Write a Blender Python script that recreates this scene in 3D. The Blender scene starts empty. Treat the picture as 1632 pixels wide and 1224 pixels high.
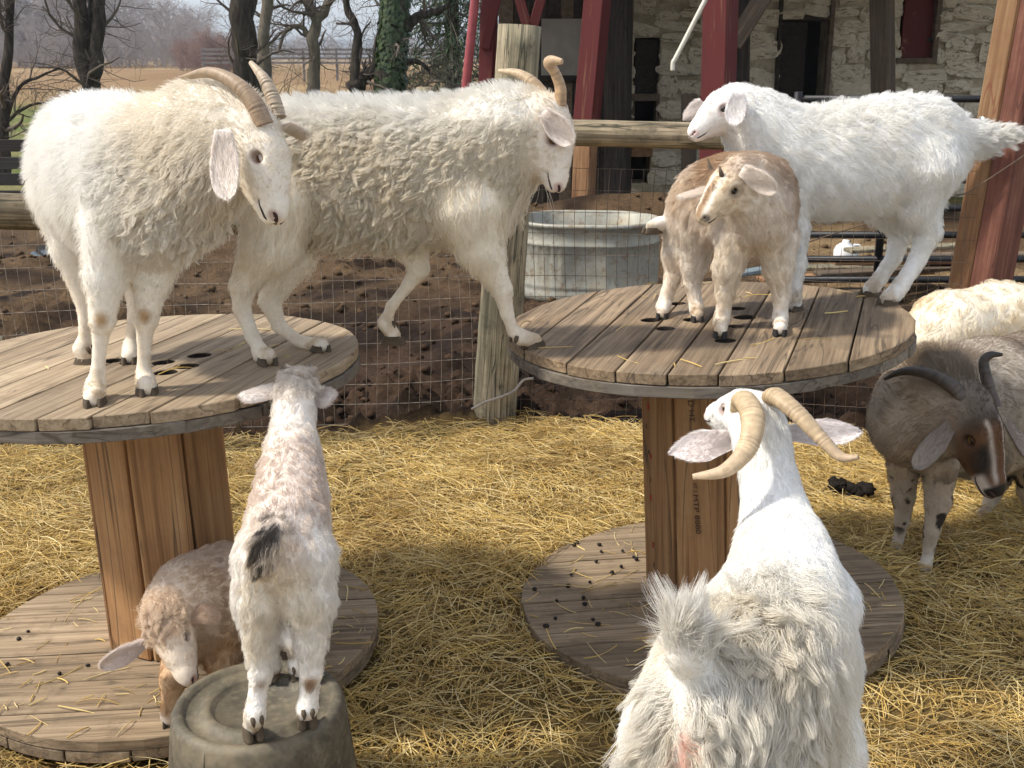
import bpy, bmesh, math, random
import numpy as np
from mathutils import Vector, Matrix

# ------------------------------------------------------------------ camera, sky, sun, exposure
S = bpy.context.scene
F_PX, PITCH, CAM_H = 1800.0, math.radians(16.2), 1.725
cam_data = bpy.data.cameras.new('camera')
cam_data.sensor_width = 36.0
cam_data.lens = 36.0 * F_PX / 1632.0
cam_data.clip_start, cam_data.clip_end = 0.05, 5000.0
cam = bpy.data.objects.new('camera', cam_data)
S.collection.objects.link(cam)
cam.location = (0, 0, CAM_H)
cam.rotation_euler = (math.pi / 2 - PITCH, 0, 0)
S.camera = cam

SUN_EL, SUN_AZ = math.radians(50), math.radians(-97)      # azimuth from +Y, negative = to the left
world = bpy.data.worlds.new('World'); S.world = world
world.use_nodes = True
nt = world.node_tree; nt.nodes.clear()
w_out = nt.nodes.new('ShaderNodeOutputWorld'); w_bg = nt.nodes.new('ShaderNodeBackground')
w_sky = nt.nodes.new('ShaderNodeTexSky'); w_sky.sky_type = 'NISHITA'; w_sky.sun_disc = False
w_sky.sun_elevation = SUN_EL; w_sky.sun_rotation = SUN_AZ
w_sky.air_density = 1.0; w_sky.dust_density = 1.3; w_sky.ozone_density = 1.0
# thin high cloud over the blue
w_tc = nt.nodes.new('ShaderNodeTexCoord')
w_map = nt.nodes.new('ShaderNodeMapping'); w_map.inputs['Scale'].default_value = (1.0, 1.0, 5.0)
w_noise = nt.nodes.new('ShaderNodeTexNoise'); w_noise.inputs['Scale'].default_value = 2.2; w_noise.inputs['Detail'].default_value = 7
w_ramp = nt.nodes.new('ShaderNodeValToRGB')
w_ramp.color_ramp.elements[0].position = 0.38; w_ramp.color_ramp.elements[1].position = 0.66
w_mul = nt.nodes.new('ShaderNodeMath'); w_mul.operation = 'MULTIPLY'; w_mul.inputs[1].default_value = 0.68
w_mix = nt.nodes.new('ShaderNodeMixRGB'); w_mix.inputs['Color2'].default_value = (9.9, 9.6, 9.2, 1)
nt.links.new(w_tc.outputs['Generated'], w_map.inputs['Vector']); nt.links.new(w_map.outputs['Vector'], w_noise.inputs['Vector'])
nt.links.new(w_noise.outputs['Fac'], w_ramp.inputs['Fac']); nt.links.new(w_ramp.outputs['Color'], w_mul.inputs[0])
nt.links.new(w_mul.outputs[0], w_mix.inputs['Fac']); nt.links.new(w_sky.outputs[0], w_mix.inputs['Color1'])
nt.links.new(w_mix.outputs[0], w_bg.inputs['Color']); nt.links.new(w_bg.outputs[0], w_out.inputs['Surface'])
w_bg.inputs['Strength'].default_value = 0.125

sun_data = bpy.data.lights.new('sun', 'SUN')
sun_data.energy = 3.4; sun_data.angle = math.radians(5.0); sun_data.color = (1.0, 0.94, 0.84)
sun = bpy.data.objects.new('sun', sun_data); S.collection.objects.link(sun)
sdir = Vector((math.sin(SUN_AZ) * math.cos(SUN_EL), math.cos(SUN_AZ) * math.cos(SUN_EL), math.sin(SUN_EL)))
sun.rotation_euler = sdir.to_track_quat('Z', 'Y').to_euler()

S.view_settings.view_transform = 'Standard'; S.view_settings.look = 'None'
S.view_settings.exposure = 0.52; S.view_settings.gamma = 1.0; S.view_settings.use_curve_mapping = False
S.render.engine = 'CYCLES'
S.cycles.use_denoising = True
S.cycles.use_adaptive_sampling = True; S.cycles.adaptive_threshold = 0.04
S.cycles.max_bounces = 6; S.cycles.diffuse_bounces = 3; S.cycles.transmission_bounces = 4; S.cycles.transparent_max_bounces = 8
S.cycles.sample_clamp_indirect = 6.0
if hasattr(S, 'cycles_curves'): S.cycles_curves.shape = 'RIBBONS'; S.cycles_curves.subdivisions = 2

random.seed(7); RNG = np.random.default_rng(11)
COL = S.collection

# ------------------------------------------------------------------ pixel <-> place
CP, SP = math.cos(PITCH), math.sin(PITCH)
def ray(px, py):
    u, v = (px - 816.0) / F_PX, -(py - 612.0) / F_PX
    return np.array([u, CP + v * SP, -SP + v * CP])
def W(px, py, Y):                     # point of the photograph at distance Y
    d = ray(px, py); return np.array([0, 0, CAM_H]) + d * (Y / d[1])
def G(px, py, z=0.0):                 # point of the photograph at height z
    d = ray(px, py); return np.array([0, 0, CAM_H]) + d * ((z - CAM_H) / d[2])
def unit(v):
    v = np.asarray(v, float); return v / (np.linalg.norm(v) + 1e-12)

# ------------------------------------------------------------------ object helpers
def tag(o, label=None, cat=None, group=None, kind=None):
    if label: o['label'] = label
    if cat: o['category'] = cat
    if group: o['group'] = group
    if kind: o['kind'] = kind
    return o
def link(name, data, parent=None, mat=None):
    o = bpy.data.objects.new(name, data); COL.objects.link(o)
    if parent is not None: o.parent = parent
    if mat is not None and data is not None: data.materials.append(mat)
    return o
def empty(name, loc=(0, 0, 0), rot=None, parent=None):
    o = link(name, None, parent); o.location = loc; o.empty_display_size = 0.1
    if rot is not None: o.rotation_euler = rot
    return o
def mesh(name, verts, faces, mat=None, parent=None, smooth=False, cols=None):
    me = bpy.data.meshes.new(name)
    me.from_pydata([tuple(map(float, v)) for v in verts], [], [tuple(map(int, f)) for f in faces]); me.update()
    if smooth: me.polygons.foreach_set('use_smooth', [True] * len(me.polygons))
    if cols is not None:
        a = me.color_attributes.new('col', 'FLOAT_COLOR', 'POINT')
        c = np.ones((len(me.vertices), 4), np.float32); c[:, :3] = cols; a.data.foreach_set('color', c.ravel())
    return link(name, me, parent, mat)
def bm_obj(name, bm, mat=None, parent=None, smooth=False):
    me = bpy.data.meshes.new(name); bm.normal_update(); bm.to_mesh(me); bm.free()
    if smooth: me.polygons.foreach_set('use_smooth', [True] * len(me.polygons))
    return link(name, me, parent, mat)
def box_bm(bm, c, s, rot=None, bev=0.0):
    r = bmesh.ops.create_cube(bm, size=1.0)
    vs = r['verts']
    M = Matrix.Translation(Vector(c)) @ (rot.to_4x4() if rot is not None else Matrix()) @ Matrix.Diagonal((s[0], s[1], s[2], 1))
    bmesh.ops.transform(bm, matrix=M, verts=vs)
    if bev > 0:
        es = list({e for v in vs for e in v.link_edges})
        bmesh.ops.bevel(bm, geom=es, offset=bev, segments=1, affect='EDGES', profile=0.5)
    return bm
def box(name, c, s, mat, parent=None, rot=None, bev=0.004):
    return bm_obj(name, box_bm(bmesh.new(), c, s, rot, bev), mat, parent)
def beam(name, a, b, w, h, mat, parent=None, bev=0.006, roll=0.0):
    """square timber from a to b, w wide, h deep; local Y of its mesh runs along the grain"""
    a, b = Vector(a), Vector(b); d = b - a
    q = d.to_track_quat('Y', 'Z').to_matrix() @ Matrix.Rotation(roll, 3, 'Y')
    o = bm_obj(name, box_bm(bmesh.new(), (0, 0, 0), (w, d.length, h), None, bev), mat, parent)
    o.matrix_local = Matrix.Translation((a + b) / 2) @ q.to_4x4()
    return o
def tube_data(pts, radii, sides=8, caps=True, twist=0.0, squash=None):
    pts = np.asarray(pts, float); n = len(pts)
    T = np.gradient(pts, axis=0); T /= np.linalg.norm(T, axis=1)[:, None] + 1e-9
    up = np.array([0, 0, 1.0]) if abs(T[0][2]) < 0.9 else np.array([1.0, 0, 0])
    N = np.empty_like(pts); nrm = np.cross(T[0], up)
    for i in range(n):
        nrm = nrm - T[i] * (nrm @ T[i]); nrm = nrm / (math.sqrt(nrm @ nrm) + 1e-12); N[i] = nrm
    B = np.cross(T, N); a = 2 * math.pi * np.arange(sides) / sides
    R = np.asarray(radii, float)[:, None, None]
    V = (pts[:, None] + R * (np.cos(a)[None, :, None] * N[:, None] + (squash or 1.0) * np.sin(a)[None, :, None] * B[:, None])).reshape(-1, 3).tolist()
    Fc = [(i * sides + k, i * sides + (k + 1) % sides, (i + 1) * sides + (k + 1) % sides, (i + 1) * sides + k) for i in range(n - 1) for k in range(sides)]
    if caps:
        Fc.append(tuple(range(sides - 1, -1, -1))); Fc.append(tuple((n - 1) * sides + k for k in range(sides)))
    return V, Fc
def tube(name, pts, radii, mat, parent=None, sides=8, smooth=True):
    if np.isscalar(radii): radii = [radii] * len(pts)
    V, Fc = tube_data(pts, radii, sides)
    return mesh(name, V, Fc, mat, parent, smooth)
def spline(pts, n):
    pts = np.asarray(pts, float); m = len(pts)
    P = np.vstack([2 * pts[0] - pts[1], pts, 2 * pts[-1] - pts[-2]])
    out = []
    for s in np.linspace(0, m - 1, n):
        i = min(int(s), m - 2); t = s - i
        p0, p1, p2, p3 = P[i], P[i + 1], P[i + 2], P[i + 3]
        out.append(0.5 * ((2 * p1) + (p2 - p0) * t + (2 * p0 - 5 * p1 + 4 * p2 - p3) * t * t + (3 * p1 - p0 - 3 * p2 + p3) * t ** 3))
    return np.array(out)
def lathe(name, prof, mat, parent=None, seg=48, smooth=True, loc=(0, 0, 0)):
    V = [(r * math.cos(2 * math.pi * k / seg) + loc[0], r * math.sin(2 * math.pi * k / seg) + loc[1], z + loc[2]) for r, z in prof for k in range(seg)]
    Fc = [(i * seg + k, i * seg + (k + 1) % seg, (i + 1) * seg + (k + 1) % seg, (i + 1) * seg + k) for i in range(len(prof) - 1) for k in range(seg)]
    Fc.append(tuple(range(seg - 1, -1, -1))); Fc.append(tuple((len(prof) - 1) * seg + k for k in range(seg)))
    return mesh(name, V, Fc, mat, parent, smooth)

# ------------------------------------------------------------------ numpy noise
_perm = np.random.default_rng(3).random((64, 64, 64)).astype(np.float32)
def vnoise(P, scale=1.0, seed=0):
    Q = np.asarray(P, float) * scale + seed * 17.31
    if Q.shape[-1] == 2: Q = np.concatenate([Q, np.zeros(Q.shape[:-1] + (1,))], -1)
    I = np.floor(Q).astype(int); f = Q - I; f = f * f * (3 - 2 * f)
    r = 0
    for dx in (0, 1):
        for dy in (0, 1):
            for dz in (0, 1):
                w = (f[..., 0] if dx else 1 - f[..., 0]) * (f[..., 1] if dy else 1 - f[..., 1]) * (f[..., 2] if dz else 1 - f[..., 2])
                r = r + w * _perm[(I[..., 0] + dx) & 63, (I[..., 1] + dy) & 63, (I[..., 2] + dz) & 63]
    return r * 2 - 1
def fbm(P, scale=1.0, octaves=4, seed=0, gain=0.5):
    r = 0; a = 1.0
    for o in range(octaves):
        r = r + a * vnoise(P, scale * 2 ** o, seed + o); a *= gain
    return r

# ------------------------------------------------------------------ materials
MATS = {}
class NT:
    def __init__(self, name):
        self.m = bpy.data.materials.new(name); self.m.use_nodes = True
        self.t = self.m.node_tree; self.t.nodes.clear()
        self.out = self.n('ShaderNodeOutputMaterial')
        MATS[name] = self.m
    def n(self, typ, **kw):
        nd = self.t.nodes.new(typ)
        for k, v in kw.items():
            if k.startswith('i_'): nd.inputs[k[2:].replace('_', ' ')].default_value = v
            else: setattr(nd, k, v)
        return nd
    def l(self, a, b): self.t.links.new(a, b)
    def coords(self, scale=(1, 1, 1), kind='Object', rot=(0, 0, 0)):
        tc = self.n('ShaderNodeTexCoord'); mp = self.n('ShaderNodeMapping')
        mp.inputs['Scale'].default_value = scale; mp.inputs['Rotation'].default_value = rot
        self.l(tc.outputs[kind], mp.inputs['Vector']); return mp.outputs['Vector']
    def noise(self, vec, scale, detail=6, rough=0.55, dist=0.0):
        nd = self.n('ShaderNodeTexNoise'); nd.inputs['Scale'].default_value = scale; nd.inputs['Detail'].default_value = detail
        nd.inputs['Roughness'].default_value = rough; nd.inputs['Distortion'].default_value = dist
        if vec is not None: self.l(vec, nd.inputs['Vector'])
        return nd.outputs['Fac']
    def ramp(self, fac, stops):
        nd = self.n('ShaderNodeValToRGB'); cr = nd.color_ramp
        while len(cr.elements) > 1: cr.elements.remove(cr.elements[-1])
        for i, (p, c) in enumerate(stops):
            e = cr.elements[0] if i == 0 else cr.elements.new(p)
            e.position = p; e.color = (c[0], c[1], c[2], 1) if not np.isscalar(c) else (c, c, c, 1)
        self.l(fac, nd.inputs['Fac']); return nd.outputs['Color']
    def mix(self, fac, a, b, mode='MIX'):
        nd = self.n('ShaderNodeMixRGB', blend_type=mode)
        for s, v in (('Fac', fac), ('Color1', a), ('Color2', b)):
            if hasattr(v, 'is_linked') or isinstance(v, bpy.types.NodeSocket): self.l(v, nd.inputs[s])
            elif np.isscalar(v): nd.inputs[s].default_value = v if s == 'Fac' else (v, v, v, 1)
            else: nd.inputs[s].default_value = (v[0], v[1], v[2], 1)
        return nd.outputs['Color']
    def math(self, op, a, b=0.0):
        nd = self.n('ShaderNodeMath', operation=op)
        for i, v in enumerate((a, b)):
            if isinstance(v, bpy.types.NodeSocket): self.l(v, nd.inputs[i])
            else: nd.inputs[i].default_value = v
        return nd.outputs[0]
    def bump(self, h, strength=0.5, dist=0.01, normal=None):
        nd = self.n('ShaderNodeBump'); nd.inputs['Strength'].default_value = strength; nd.inputs['Distance'].default_value = dist
        self.l(h, nd.inputs['Height'])
        if normal is not None: self.l(normal, nd.inputs['Normal'])
        return nd.outputs['Normal']
    def principled(self, color, rough=0.8, normal=None, metallic=0.0, spec=0.3, **kw):
        b = self.n('ShaderNodeBsdfPrincipled')
        for s, v in (('Base Color', color), ('Roughness', rough), ('Metallic', metallic)):
            if isinstance(v, bpy.types.NodeSocket): self.l(v, b.inputs[s])
            elif np.isscalar(v): b.inputs[s].default_value = v
            else: b.inputs[s].default_value = (v[0], v[1], v[2], 1)
        b.inputs['Specular IOR Level'].default_value = spec
        if normal is not None: self.l(normal, b.inputs['Normal'])
        for k, v in kw.items(): b.inputs[k].default_value = v
        self.l(b.outputs[0], self.out.inputs['Surface']); return b

def wood_mat(name, dark, mid, light, grey=(0.3, 0.28, 0.25), grey_amt=0.4, axis=1, rough=0.82, grain=1.0, dirt=0.3, dirt_col=(0.06, 0.045, 0.032), paint=None, crack=0.8):
    """planks and timbers: grain along local axis, each piece its own tone"""
    t = NT(name)
    sc = [26.0 * grain] * 3; sc[axis] = 1.3 * grain
    oi = t.n('ShaderNodeObjectInfo')
    tc = t.n('ShaderNodeTexCoord')
    off = t.n('ShaderNodeVectorMath', operation='SCALE'); off.inputs[0].default_value = (13.1, 7.7, 5.3)
    t.l(oi.outputs['Random'], off.inputs['Scale'])
    add = t.n('ShaderNodeVectorMath', operation='ADD'); t.l(tc.outputs['Object'], add.inputs[0]); t.l(off.outputs[0], add.inputs[1])
    mp = t.n('ShaderNodeMapping'); mp.inputs['Scale'].default_value = sc; t.l(add.outputs[0], mp.inputs['Vector'])
    g1 = t.noise(mp.outputs[0], 1.0, 5, 0.6, 0.6)
    mp2 = t.n('ShaderNodeMapping'); sc2 = [95.0 * grain] * 3; sc2[axis] = 2.6 * grain; mp2.inputs['Scale'].default_value = sc2; t.l(add.outputs[0], mp2.inputs['Vector'])
    g2 = t.noise(mp2.outputs[0], 1.0, 4, 0.65, 0.3)
    gr = t.math('ADD', t.math('MULTIPLY', g1, 0.5), t.math('MULTIPLY', g2, 0.5))
    c = t.ramp(gr, [(0.36, dark), (0.5, mid), (0.64, light)])
    big = t.noise(add.outputs[0], 5.0, 4, 0.6)
    c = t.mix(t.ramp(big, [(0.4, 0.0), (0.62, grey_amt)]), c, t.mix(1.0, c, grey, 'SOFT_LIGHT'))
    c = t.mix(t.ramp(big, [(0.35, 0.0), (0.7, grey_amt)]), c, grey)
    tone = t.math('MULTIPLY_ADD', oi.outputs['Random'], 0.45); tone.node.inputs[2].default_value = 0.76
    c = t.mix(1.0, c, tone, 'MULTIPLY')
    d = t.noise(add.outputs[0], 11.0, 8, 0.7)
    c = t.mix(t.ramp(d, [(0.52, 0.0), (0.72, dirt)]), c, dirt_col)
    if paint is not None:
        pn = t.noise(mp.outputs[0], 0.35, 7, 0.7)
        c = t.mix(t.ramp(pn, [(paint[1] - 0.05, 0.0), (paint[1] + 0.05, 1.0)]), c, paint[0])
    ck = t.noise(mp.outputs[0], 0.55, 3, 0.5, 0.8)
    ck = t.math('ABSOLUTE', t.math('SUBTRACT', ck, 0.5))
    ckm = t.ramp(ck, [(0.0, crack), (0.016, 0.0)])
    c = t.mix(ckm, c, dirt_col)
    nrm = t.bump(gr, 0.7, 0.004)
    t.principled(c, rough, nrm, spec=0.25)
    return t.m
def plain_mat(name, col, rough=0.6, metallic=0.0, vary=0.25, scale=12.0, spec=0.3, bump=0.2, bdist=0.003):
    t = NT(name); v = t.coords()
    n = t.noise(v, scale, 6, 0.6)
    c = t.mix(1.0, col, t.ramp(n, [(0.3, 1 - vary), (0.7, 1 + vary * 0.5)]), 'MULTIPLY')
    t.principled(c, rough, t.bump(n, bump, bdist), metallic, spec)
    return t.m
# ------------------------------------------------------------------ cable spools (frames first: everything stands on them)
class Spool:
    def __init__(self, cx, cy, h, tx, ty, R=0.6):
        self.ax = unit([tx, ty, 1.0]); self.c0 = np.array([cx, cy, 0.07]); self.h = h; self.R = R
        self.c1 = self.c0 + self.ax * h
        self.e1 = unit(np.cross([0, 1, 0], self.ax)); self.e2 = np.cross(self.ax, self.e1)
    def hit(self, px, py, top=True):
        d = ray(px, py); o = np.array([0, 0, CAM_H]); c = self.c1 if top else self.c0
        return o + d * (np.dot(c - o, self.ax) / np.dot(d, self.ax))
    def M(self, c):
        m = Matrix.Identity(4)
        for i in range(3): m[i][0], m[i][1], m[i][2], m[i][3] = self.e1[i], self.e2[i], self.ax[i], c[i]
        return m
    def loc(self, P, c): 
        D = np.asarray(P) - c; return np.array([D @ self.e1, D @ self.e2])
SL = Spool(-1.002, 3.058, 0.8425, -0.035, 0.020)
SM = Spool(0.631, 3.314, 0.8925, -0.057, 0.003)
TUB_Z = 0.30
# ------------------------------------------------------------------ the ground: pen, churned yard, grass, field
FENCE_A, FENCE_B, FENCE_C = np.array([-3.6, 4.72]), np.array([-0.09, 5.36]), np.array([2.12, 5.15])
def fence_y(x):
    return np.where(x < FENCE_B[0], FENCE_B[1] + (x - FENCE_B[0]) * (FENCE_B[1] - FENCE_A[1]) / (FENCE_B[0] - FENCE_A[0]),
                    FENCE_B[1] + (x - FENCE_B[0]) * (FENCE_C[1] - FENCE_B[1]) / (FENCE_C[0] - FENCE_B[0]))
def yard_mask(x, y):
    P = np.stack([x, y], -1)
    return sstep(-.12, .12, y - fence_y(x) + .10 + .13 * vnoise(P, 2.5, 1))
def sstep(a, b, x):
    t = np.clip((x - a) / (b - a), 0, 1); return t * t * (3 - 2 * t)
def lerp(A, B, t): return A * (1 - np.asarray(t)[..., None]) + np.asarray(B) * np.asarray(t)[..., None]
def ground_z(x, y):
    P = np.stack([x, y], -1)
    pen = .022 * fbm(P, 1.6, 3, 4) + .008 * fbm(P, 9, 2, 6)
    far = sstep(16, 11, y)
    cl = np.abs(fbm(P, 6.5, 5, 8, .68))
    yard = (.06 * fbm(P, 1.1, 3, 14) + .03 * fbm(P, 3.2, 2, 19) + .075 * (cl - .45) * sstep(13, 7, y) * (.35 + .9 * sstep(-.4, .5, fbm(P, .9, 2, 33)))) * far
    m = yard_mask(x, y)
    heap = .38 * np.exp(-(((x - 1.35) / .9) ** 2 + ((y - 11.6) / .9) ** 2)) + .22 * np.exp(-(((x - .2) / .8) ** 2 + ((y - 11.2) / .7) ** 2))
    return pen * (1 - m) * sstep(6, 5, y) + yard * m + heap - .012
ys = [-3.0, -2, -1, 0.0, .4]
y = .7
while y < 11: ys.append(y); y *= 1.0065 if y > 4.3 else 1.012
while y < 900: ys.append(y); y *= 1.035
ys = np.array(ys); us = np.linspace(-1, 1, 380); us = np.sign(us) * np.abs(us) ** 1.45
GX = us[None, :] * (np.maximum(ys, .5) * 1.25 + 5.0)[:, None]; GY = np.repeat(ys[:, None], len(us), 1)
GZ = ground_z(GX, GY)
GP = np.stack([GX, GY], -1)
m = yard_mask(GX, GY)
col = np.tile(np.array([.20, .135, .05]), GX.shape + (1,))
dark, brown, ochre = np.array([.021, .012, .0072]), np.array([.050, .029, .017]), np.array([.115, .073, .039])
big = fbm(GP, .55, 4, 21); fine = fbm(GP, 3.0, 4, 23)
yd = lerp(np.broadcast_to(dark, GX.shape + (3,)), brown, sstep(-.3, .5, fine))
yd = lerp(yd, ochre, .85 * sstep(7.0, 9.0, GY + 1.2 * big - .35 * GX * (GX < 0)) * sstep(-.7, .3, fine + .3))
yd = lerp(yd, np.array([.24, .165, .085]), sstep(2.0, 3.0, GX - .02 * GY) * sstep(6, 7, GY) * sstep(-.3, .3, big + .3 * fine))
gr = lerp(np.broadcast_to(np.array([.10, .135, .030]), GX.shape + (3,)), np.array([.20, .18, .075]), sstep(.0, .55, fbm(GP, .16, 4, 31) + .4 * fine))
yd = lerp(yd, gr, sstep(13.2, 15.0, GY + .6 * big))
fl = lerp(np.broadcast_to(np.array([.26, .175, .085]), GX.shape + (3,)), np.array([.33, .235, .12]), sstep(-.3, .4, fbm(GP * np.array([1, .25]), .12, 4, 41)))
fl = lerp(fl, np.array([.22, .125, .062]), .6 * sstep(.0, .6, fbm(GP * np.array([1, .4]), .05, 3, 43)))
yd = lerp(yd, fl, sstep(30, 44, GY + 9 * fbm(GP, .06, 3, 51)))
col = lerp(col, yd, m)
nr, nc = GX.shape
idx = np.arange(nr * nc).reshape(nr, nc)
quads = np.stack([idx[:-1, :-1], idx[:-1, 1:], idx[1:, 1:], idx[1:, :-1]], -1).reshape(-1, 4)
t = NT('ground_soil'); at = t.n('ShaderNodeAttribute'); at.attribute_name = 'col'
v = t.coords(); n1 = t.noise(v, 38.0, 8, .7); n2 = t.noise(v, 9.0, 5, .6)
c = t.mix(1.0, at.outputs['Color'], t.ramp(n1, [(.28, .35), (.5, 1.0), (.75, 1.7)]), 'MULTIPLY')
c = t.mix(1.0, c, t.ramp(n2, [(.3, .72), (.7, 1.22)]), 'MULTIPLY')
t.principled(c, .95, t.bump(n1, .9, .02), spec=.15)
def big_mesh(name, V, Q, mat, parent=None, cols=None, smooth=True):
    me = bpy.data.meshes.new(name); V = np.asarray(V, np.float32); Q = np.asarray(Q, np.int32)
    me.vertices.add(len(V)); me.vertices.foreach_set('co', V.ravel())
    k = Q.shape[1]
    me.loops.add(Q.size); me.loops.foreach_set('vertex_index', Q.ravel())
    me.polygons.add(len(Q)); me.polygons.foreach_set('loop_start', np.arange(0, Q.size, k, dtype=np.int32))
    me.update(calc_edges=True); me.validate()
    if smooth: me.polygons.foreach_set('use_smooth', [True] * len(me.polygons))
    if cols is not None:
        a = me.color_attributes.new('col', 'FLOAT_COLOR', 'POINT'); c4 = np.ones((len(V), 4), np.float32); c4[:, :3] = cols; a.data.foreach_set('color', c4.ravel())
    return link(name, me, parent, mat)
go = big_mesh('ground', np.stack([GX, GY, GZ], -1).reshape(-1, 3), quads, t.m, None, col.reshape(-1, 3)); tag(go, kind='structure')

# loose clods lying on the churned yard
def lumps(name, P, R, cols, mat, squash=.7, seed=1, parent=None):
    r = np.random.default_rng(seed)
    base = np.array([(1, 0, 0), (-1, 0, 0), (0, 1, 0), (0, -1, 0), (0, 0, 1), (0, 0, -1), (.6, .6, .5), (-.6, .6, .5), (.6, -.6, .5), (-.6, -.6, .5)], float)
    fc = np.array([(0, 6, 8), (0, 2, 6), (0, 8, 3), (1, 7, 2), (1, 9, 7), (1, 3, 9), (4, 6, 7), (4, 8, 6), (4, 9, 8), (4, 7, 9), (2, 7, 6), (3, 8, 9), (5, 2, 0), (5, 0, 3), (5, 3, 1), (5, 1, 2)])
    n = len(P)
    B = base[None] * (.7 + .6 * r.random((n, 10, 1))) * R[:, None, None] * np.array([1, 1, squash])
    a = r.random(n) * 6.28; ca, sa = np.cos(a)[:, None], np.sin(a)[:, None]
    B = np.stack([B[..., 0] * ca - B[..., 1] * sa, B[..., 0] * sa + B[..., 1] * ca, B[..., 2]], -1)
    V = (P[:, None] + B).reshape(-1, 3); Fq = (fc[None] + 10 * np.arange(n)[:, None, None]).reshape(-1, 3)
    return big_mesh(name, V, Fq, mat, parent, np.repeat(cols, 10, 0), False)
M_ATTR = None
t = NT('clod_soil'); at = t.n('ShaderNodeAttribute'); at.attribute_name = 'col'
n1 = t.noise(t.coords(), 60.0, 6, .7)
t.principled(t.mix(1.0, at.outputs['Color'], t.ramp(n1, [(.3, .55), (.7, 1.3)]), 'MULTIPLY'), .95, t.bump(n1, .8, .01), spec=.15); M_ATTR = t.m
r = np.random.default_rng(5); n = 6000
cy = 5.0 + 6.5 * r.random(n) ** 1.6; cx = (r.random(n) * 2 - 1) * (cy * .5 + .6)
k = cy > fence_y(cx) + .05; cx, cy = cx[k], cy[k]
R_ = .004 + .038 * r.random(len(cx)) ** 5
cc = lerp(np.tile(dark * 1.3, (len(cx), 1)), brown * 1.6, r.random(len(cx)))
cc = lerp(cc, ochre * 1.1, sstep(6.6, 8.4, cy) * (.4 + .6 * r.random(len(cx))))
tag(lumps('soil_clods', np.stack([cx, cy, ground_z(cx, cy) + R_ * .3], -1), R_, cc, M_ATTR), 'clods of dark churned soil lying over the yard', 'soil', kind='stuff')

# ------------------------------------------------------------------ wood
M_DISC = wood_mat('spool_deck', (.085, .054, .030), (.235, .165, .10), (.38, .285, .18), (.25, .21, .16), .4, 1, .8, 1.0, .4)
M_DISC2 = wood_mat('pale_spool_deck', (.17, .115, .065), (.33, .245, .155), (.47, .375, .255), (.33, .28, .215), .35, 1, .8, 1.0, .45, (.10, .07, .045))
M_EDGE = wood_mat('spool_under', (.10, .08, .06), (.20, .17, .13), (.30, .26, .21), (.24, .22, .20), .6, 1, .85, 1.0, .4)
M_FOOT = wood_mat('spool_foot', (.12, .082, .048), (.27, .195, .12), (.39, .295, .195), (.29, .245, .18), .35, 1, .88, .9, .6, (.08, .06, .04))
M_STAVE = wood_mat('spool_stave', (.22, .108, .045), (.40, .215, .092), (.52, .315, .15), (.33, .24, .155), .25, 2, .7, .8, .2)
M_POST = wood_mat('fence_log', (.085, .07, .048), (.27, .225, .15), (.46, .395, .275), (.19, .19, .14), .55, 2, .88, 1.0, .7, (.05, .048, .034), crack=1.0)
M_RAIL = wood_mat('rail_log', (.08, .06, .04), (.27, .21, .135), (.44, .365, .25), (.13, .125, .09), .45, 1, .88, 1.0, .7, (.045, .042, .03), crack=1.0)
M_TIMBER = wood_mat('bare_timber', (.15, .075, .034), (.27, .15, .072), (.37, .235, .125), (.25, .15, .09), .2, 1, .75, .7, .25, (.16, .05, .03))
M_REDPAINT = wood_mat('red_painted_timber', (.16, .085, .045), (.26, .15, .08), (.36, .24, .14), (.2, .1, .07), .2, 1, .7, .7, .2, (.08, .02, .02), paint=((.105, .020, .019), .37))
M_REDBROWN = wood_mat('red_brown_timber', (.085, .035, .024), (.15, .062, .042), (.24, .115, .075), (.12, .045, .035), .3, 1, .75, .7, .3, (.06, .02, .016))
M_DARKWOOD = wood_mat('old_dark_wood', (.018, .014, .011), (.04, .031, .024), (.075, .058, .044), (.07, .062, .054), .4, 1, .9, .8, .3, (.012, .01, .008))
M_BROWNWOOD = wood_mat('old_brown_wood', (.06, .042, .028), (.125, .09, .06), (.20, .15, .10), (.14, .12, .10), .4, 1, .88, .8, .3)
M_FENCEBOARD = wood_mat('black_board', (.02, .018, .016), (.045, .038, .034), (.075, .066, .06), (.08, .075, .072), .4, 1, .85, .7, .2)
M_STEEL = plain_mat('black_pipe', (.02, .02, .022), .45, .3, .3, 20, .4)
M_BOLT = plain_mat('zinc_bolt', (.45, .43, .38), .4, .8, .3, 60)
M_RUST = plain_mat('rusty_iron', (.24, .085, .03), .85, .2, .5, 40)
M_WIRE = plain_mat('fence_wire', (.36, .31, .25), .55, .35, .5, 30)
M_WIRE2 = plain_mat('rusty_wire', (.16, .115, .085), .65, .3, .5, 30)

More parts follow.
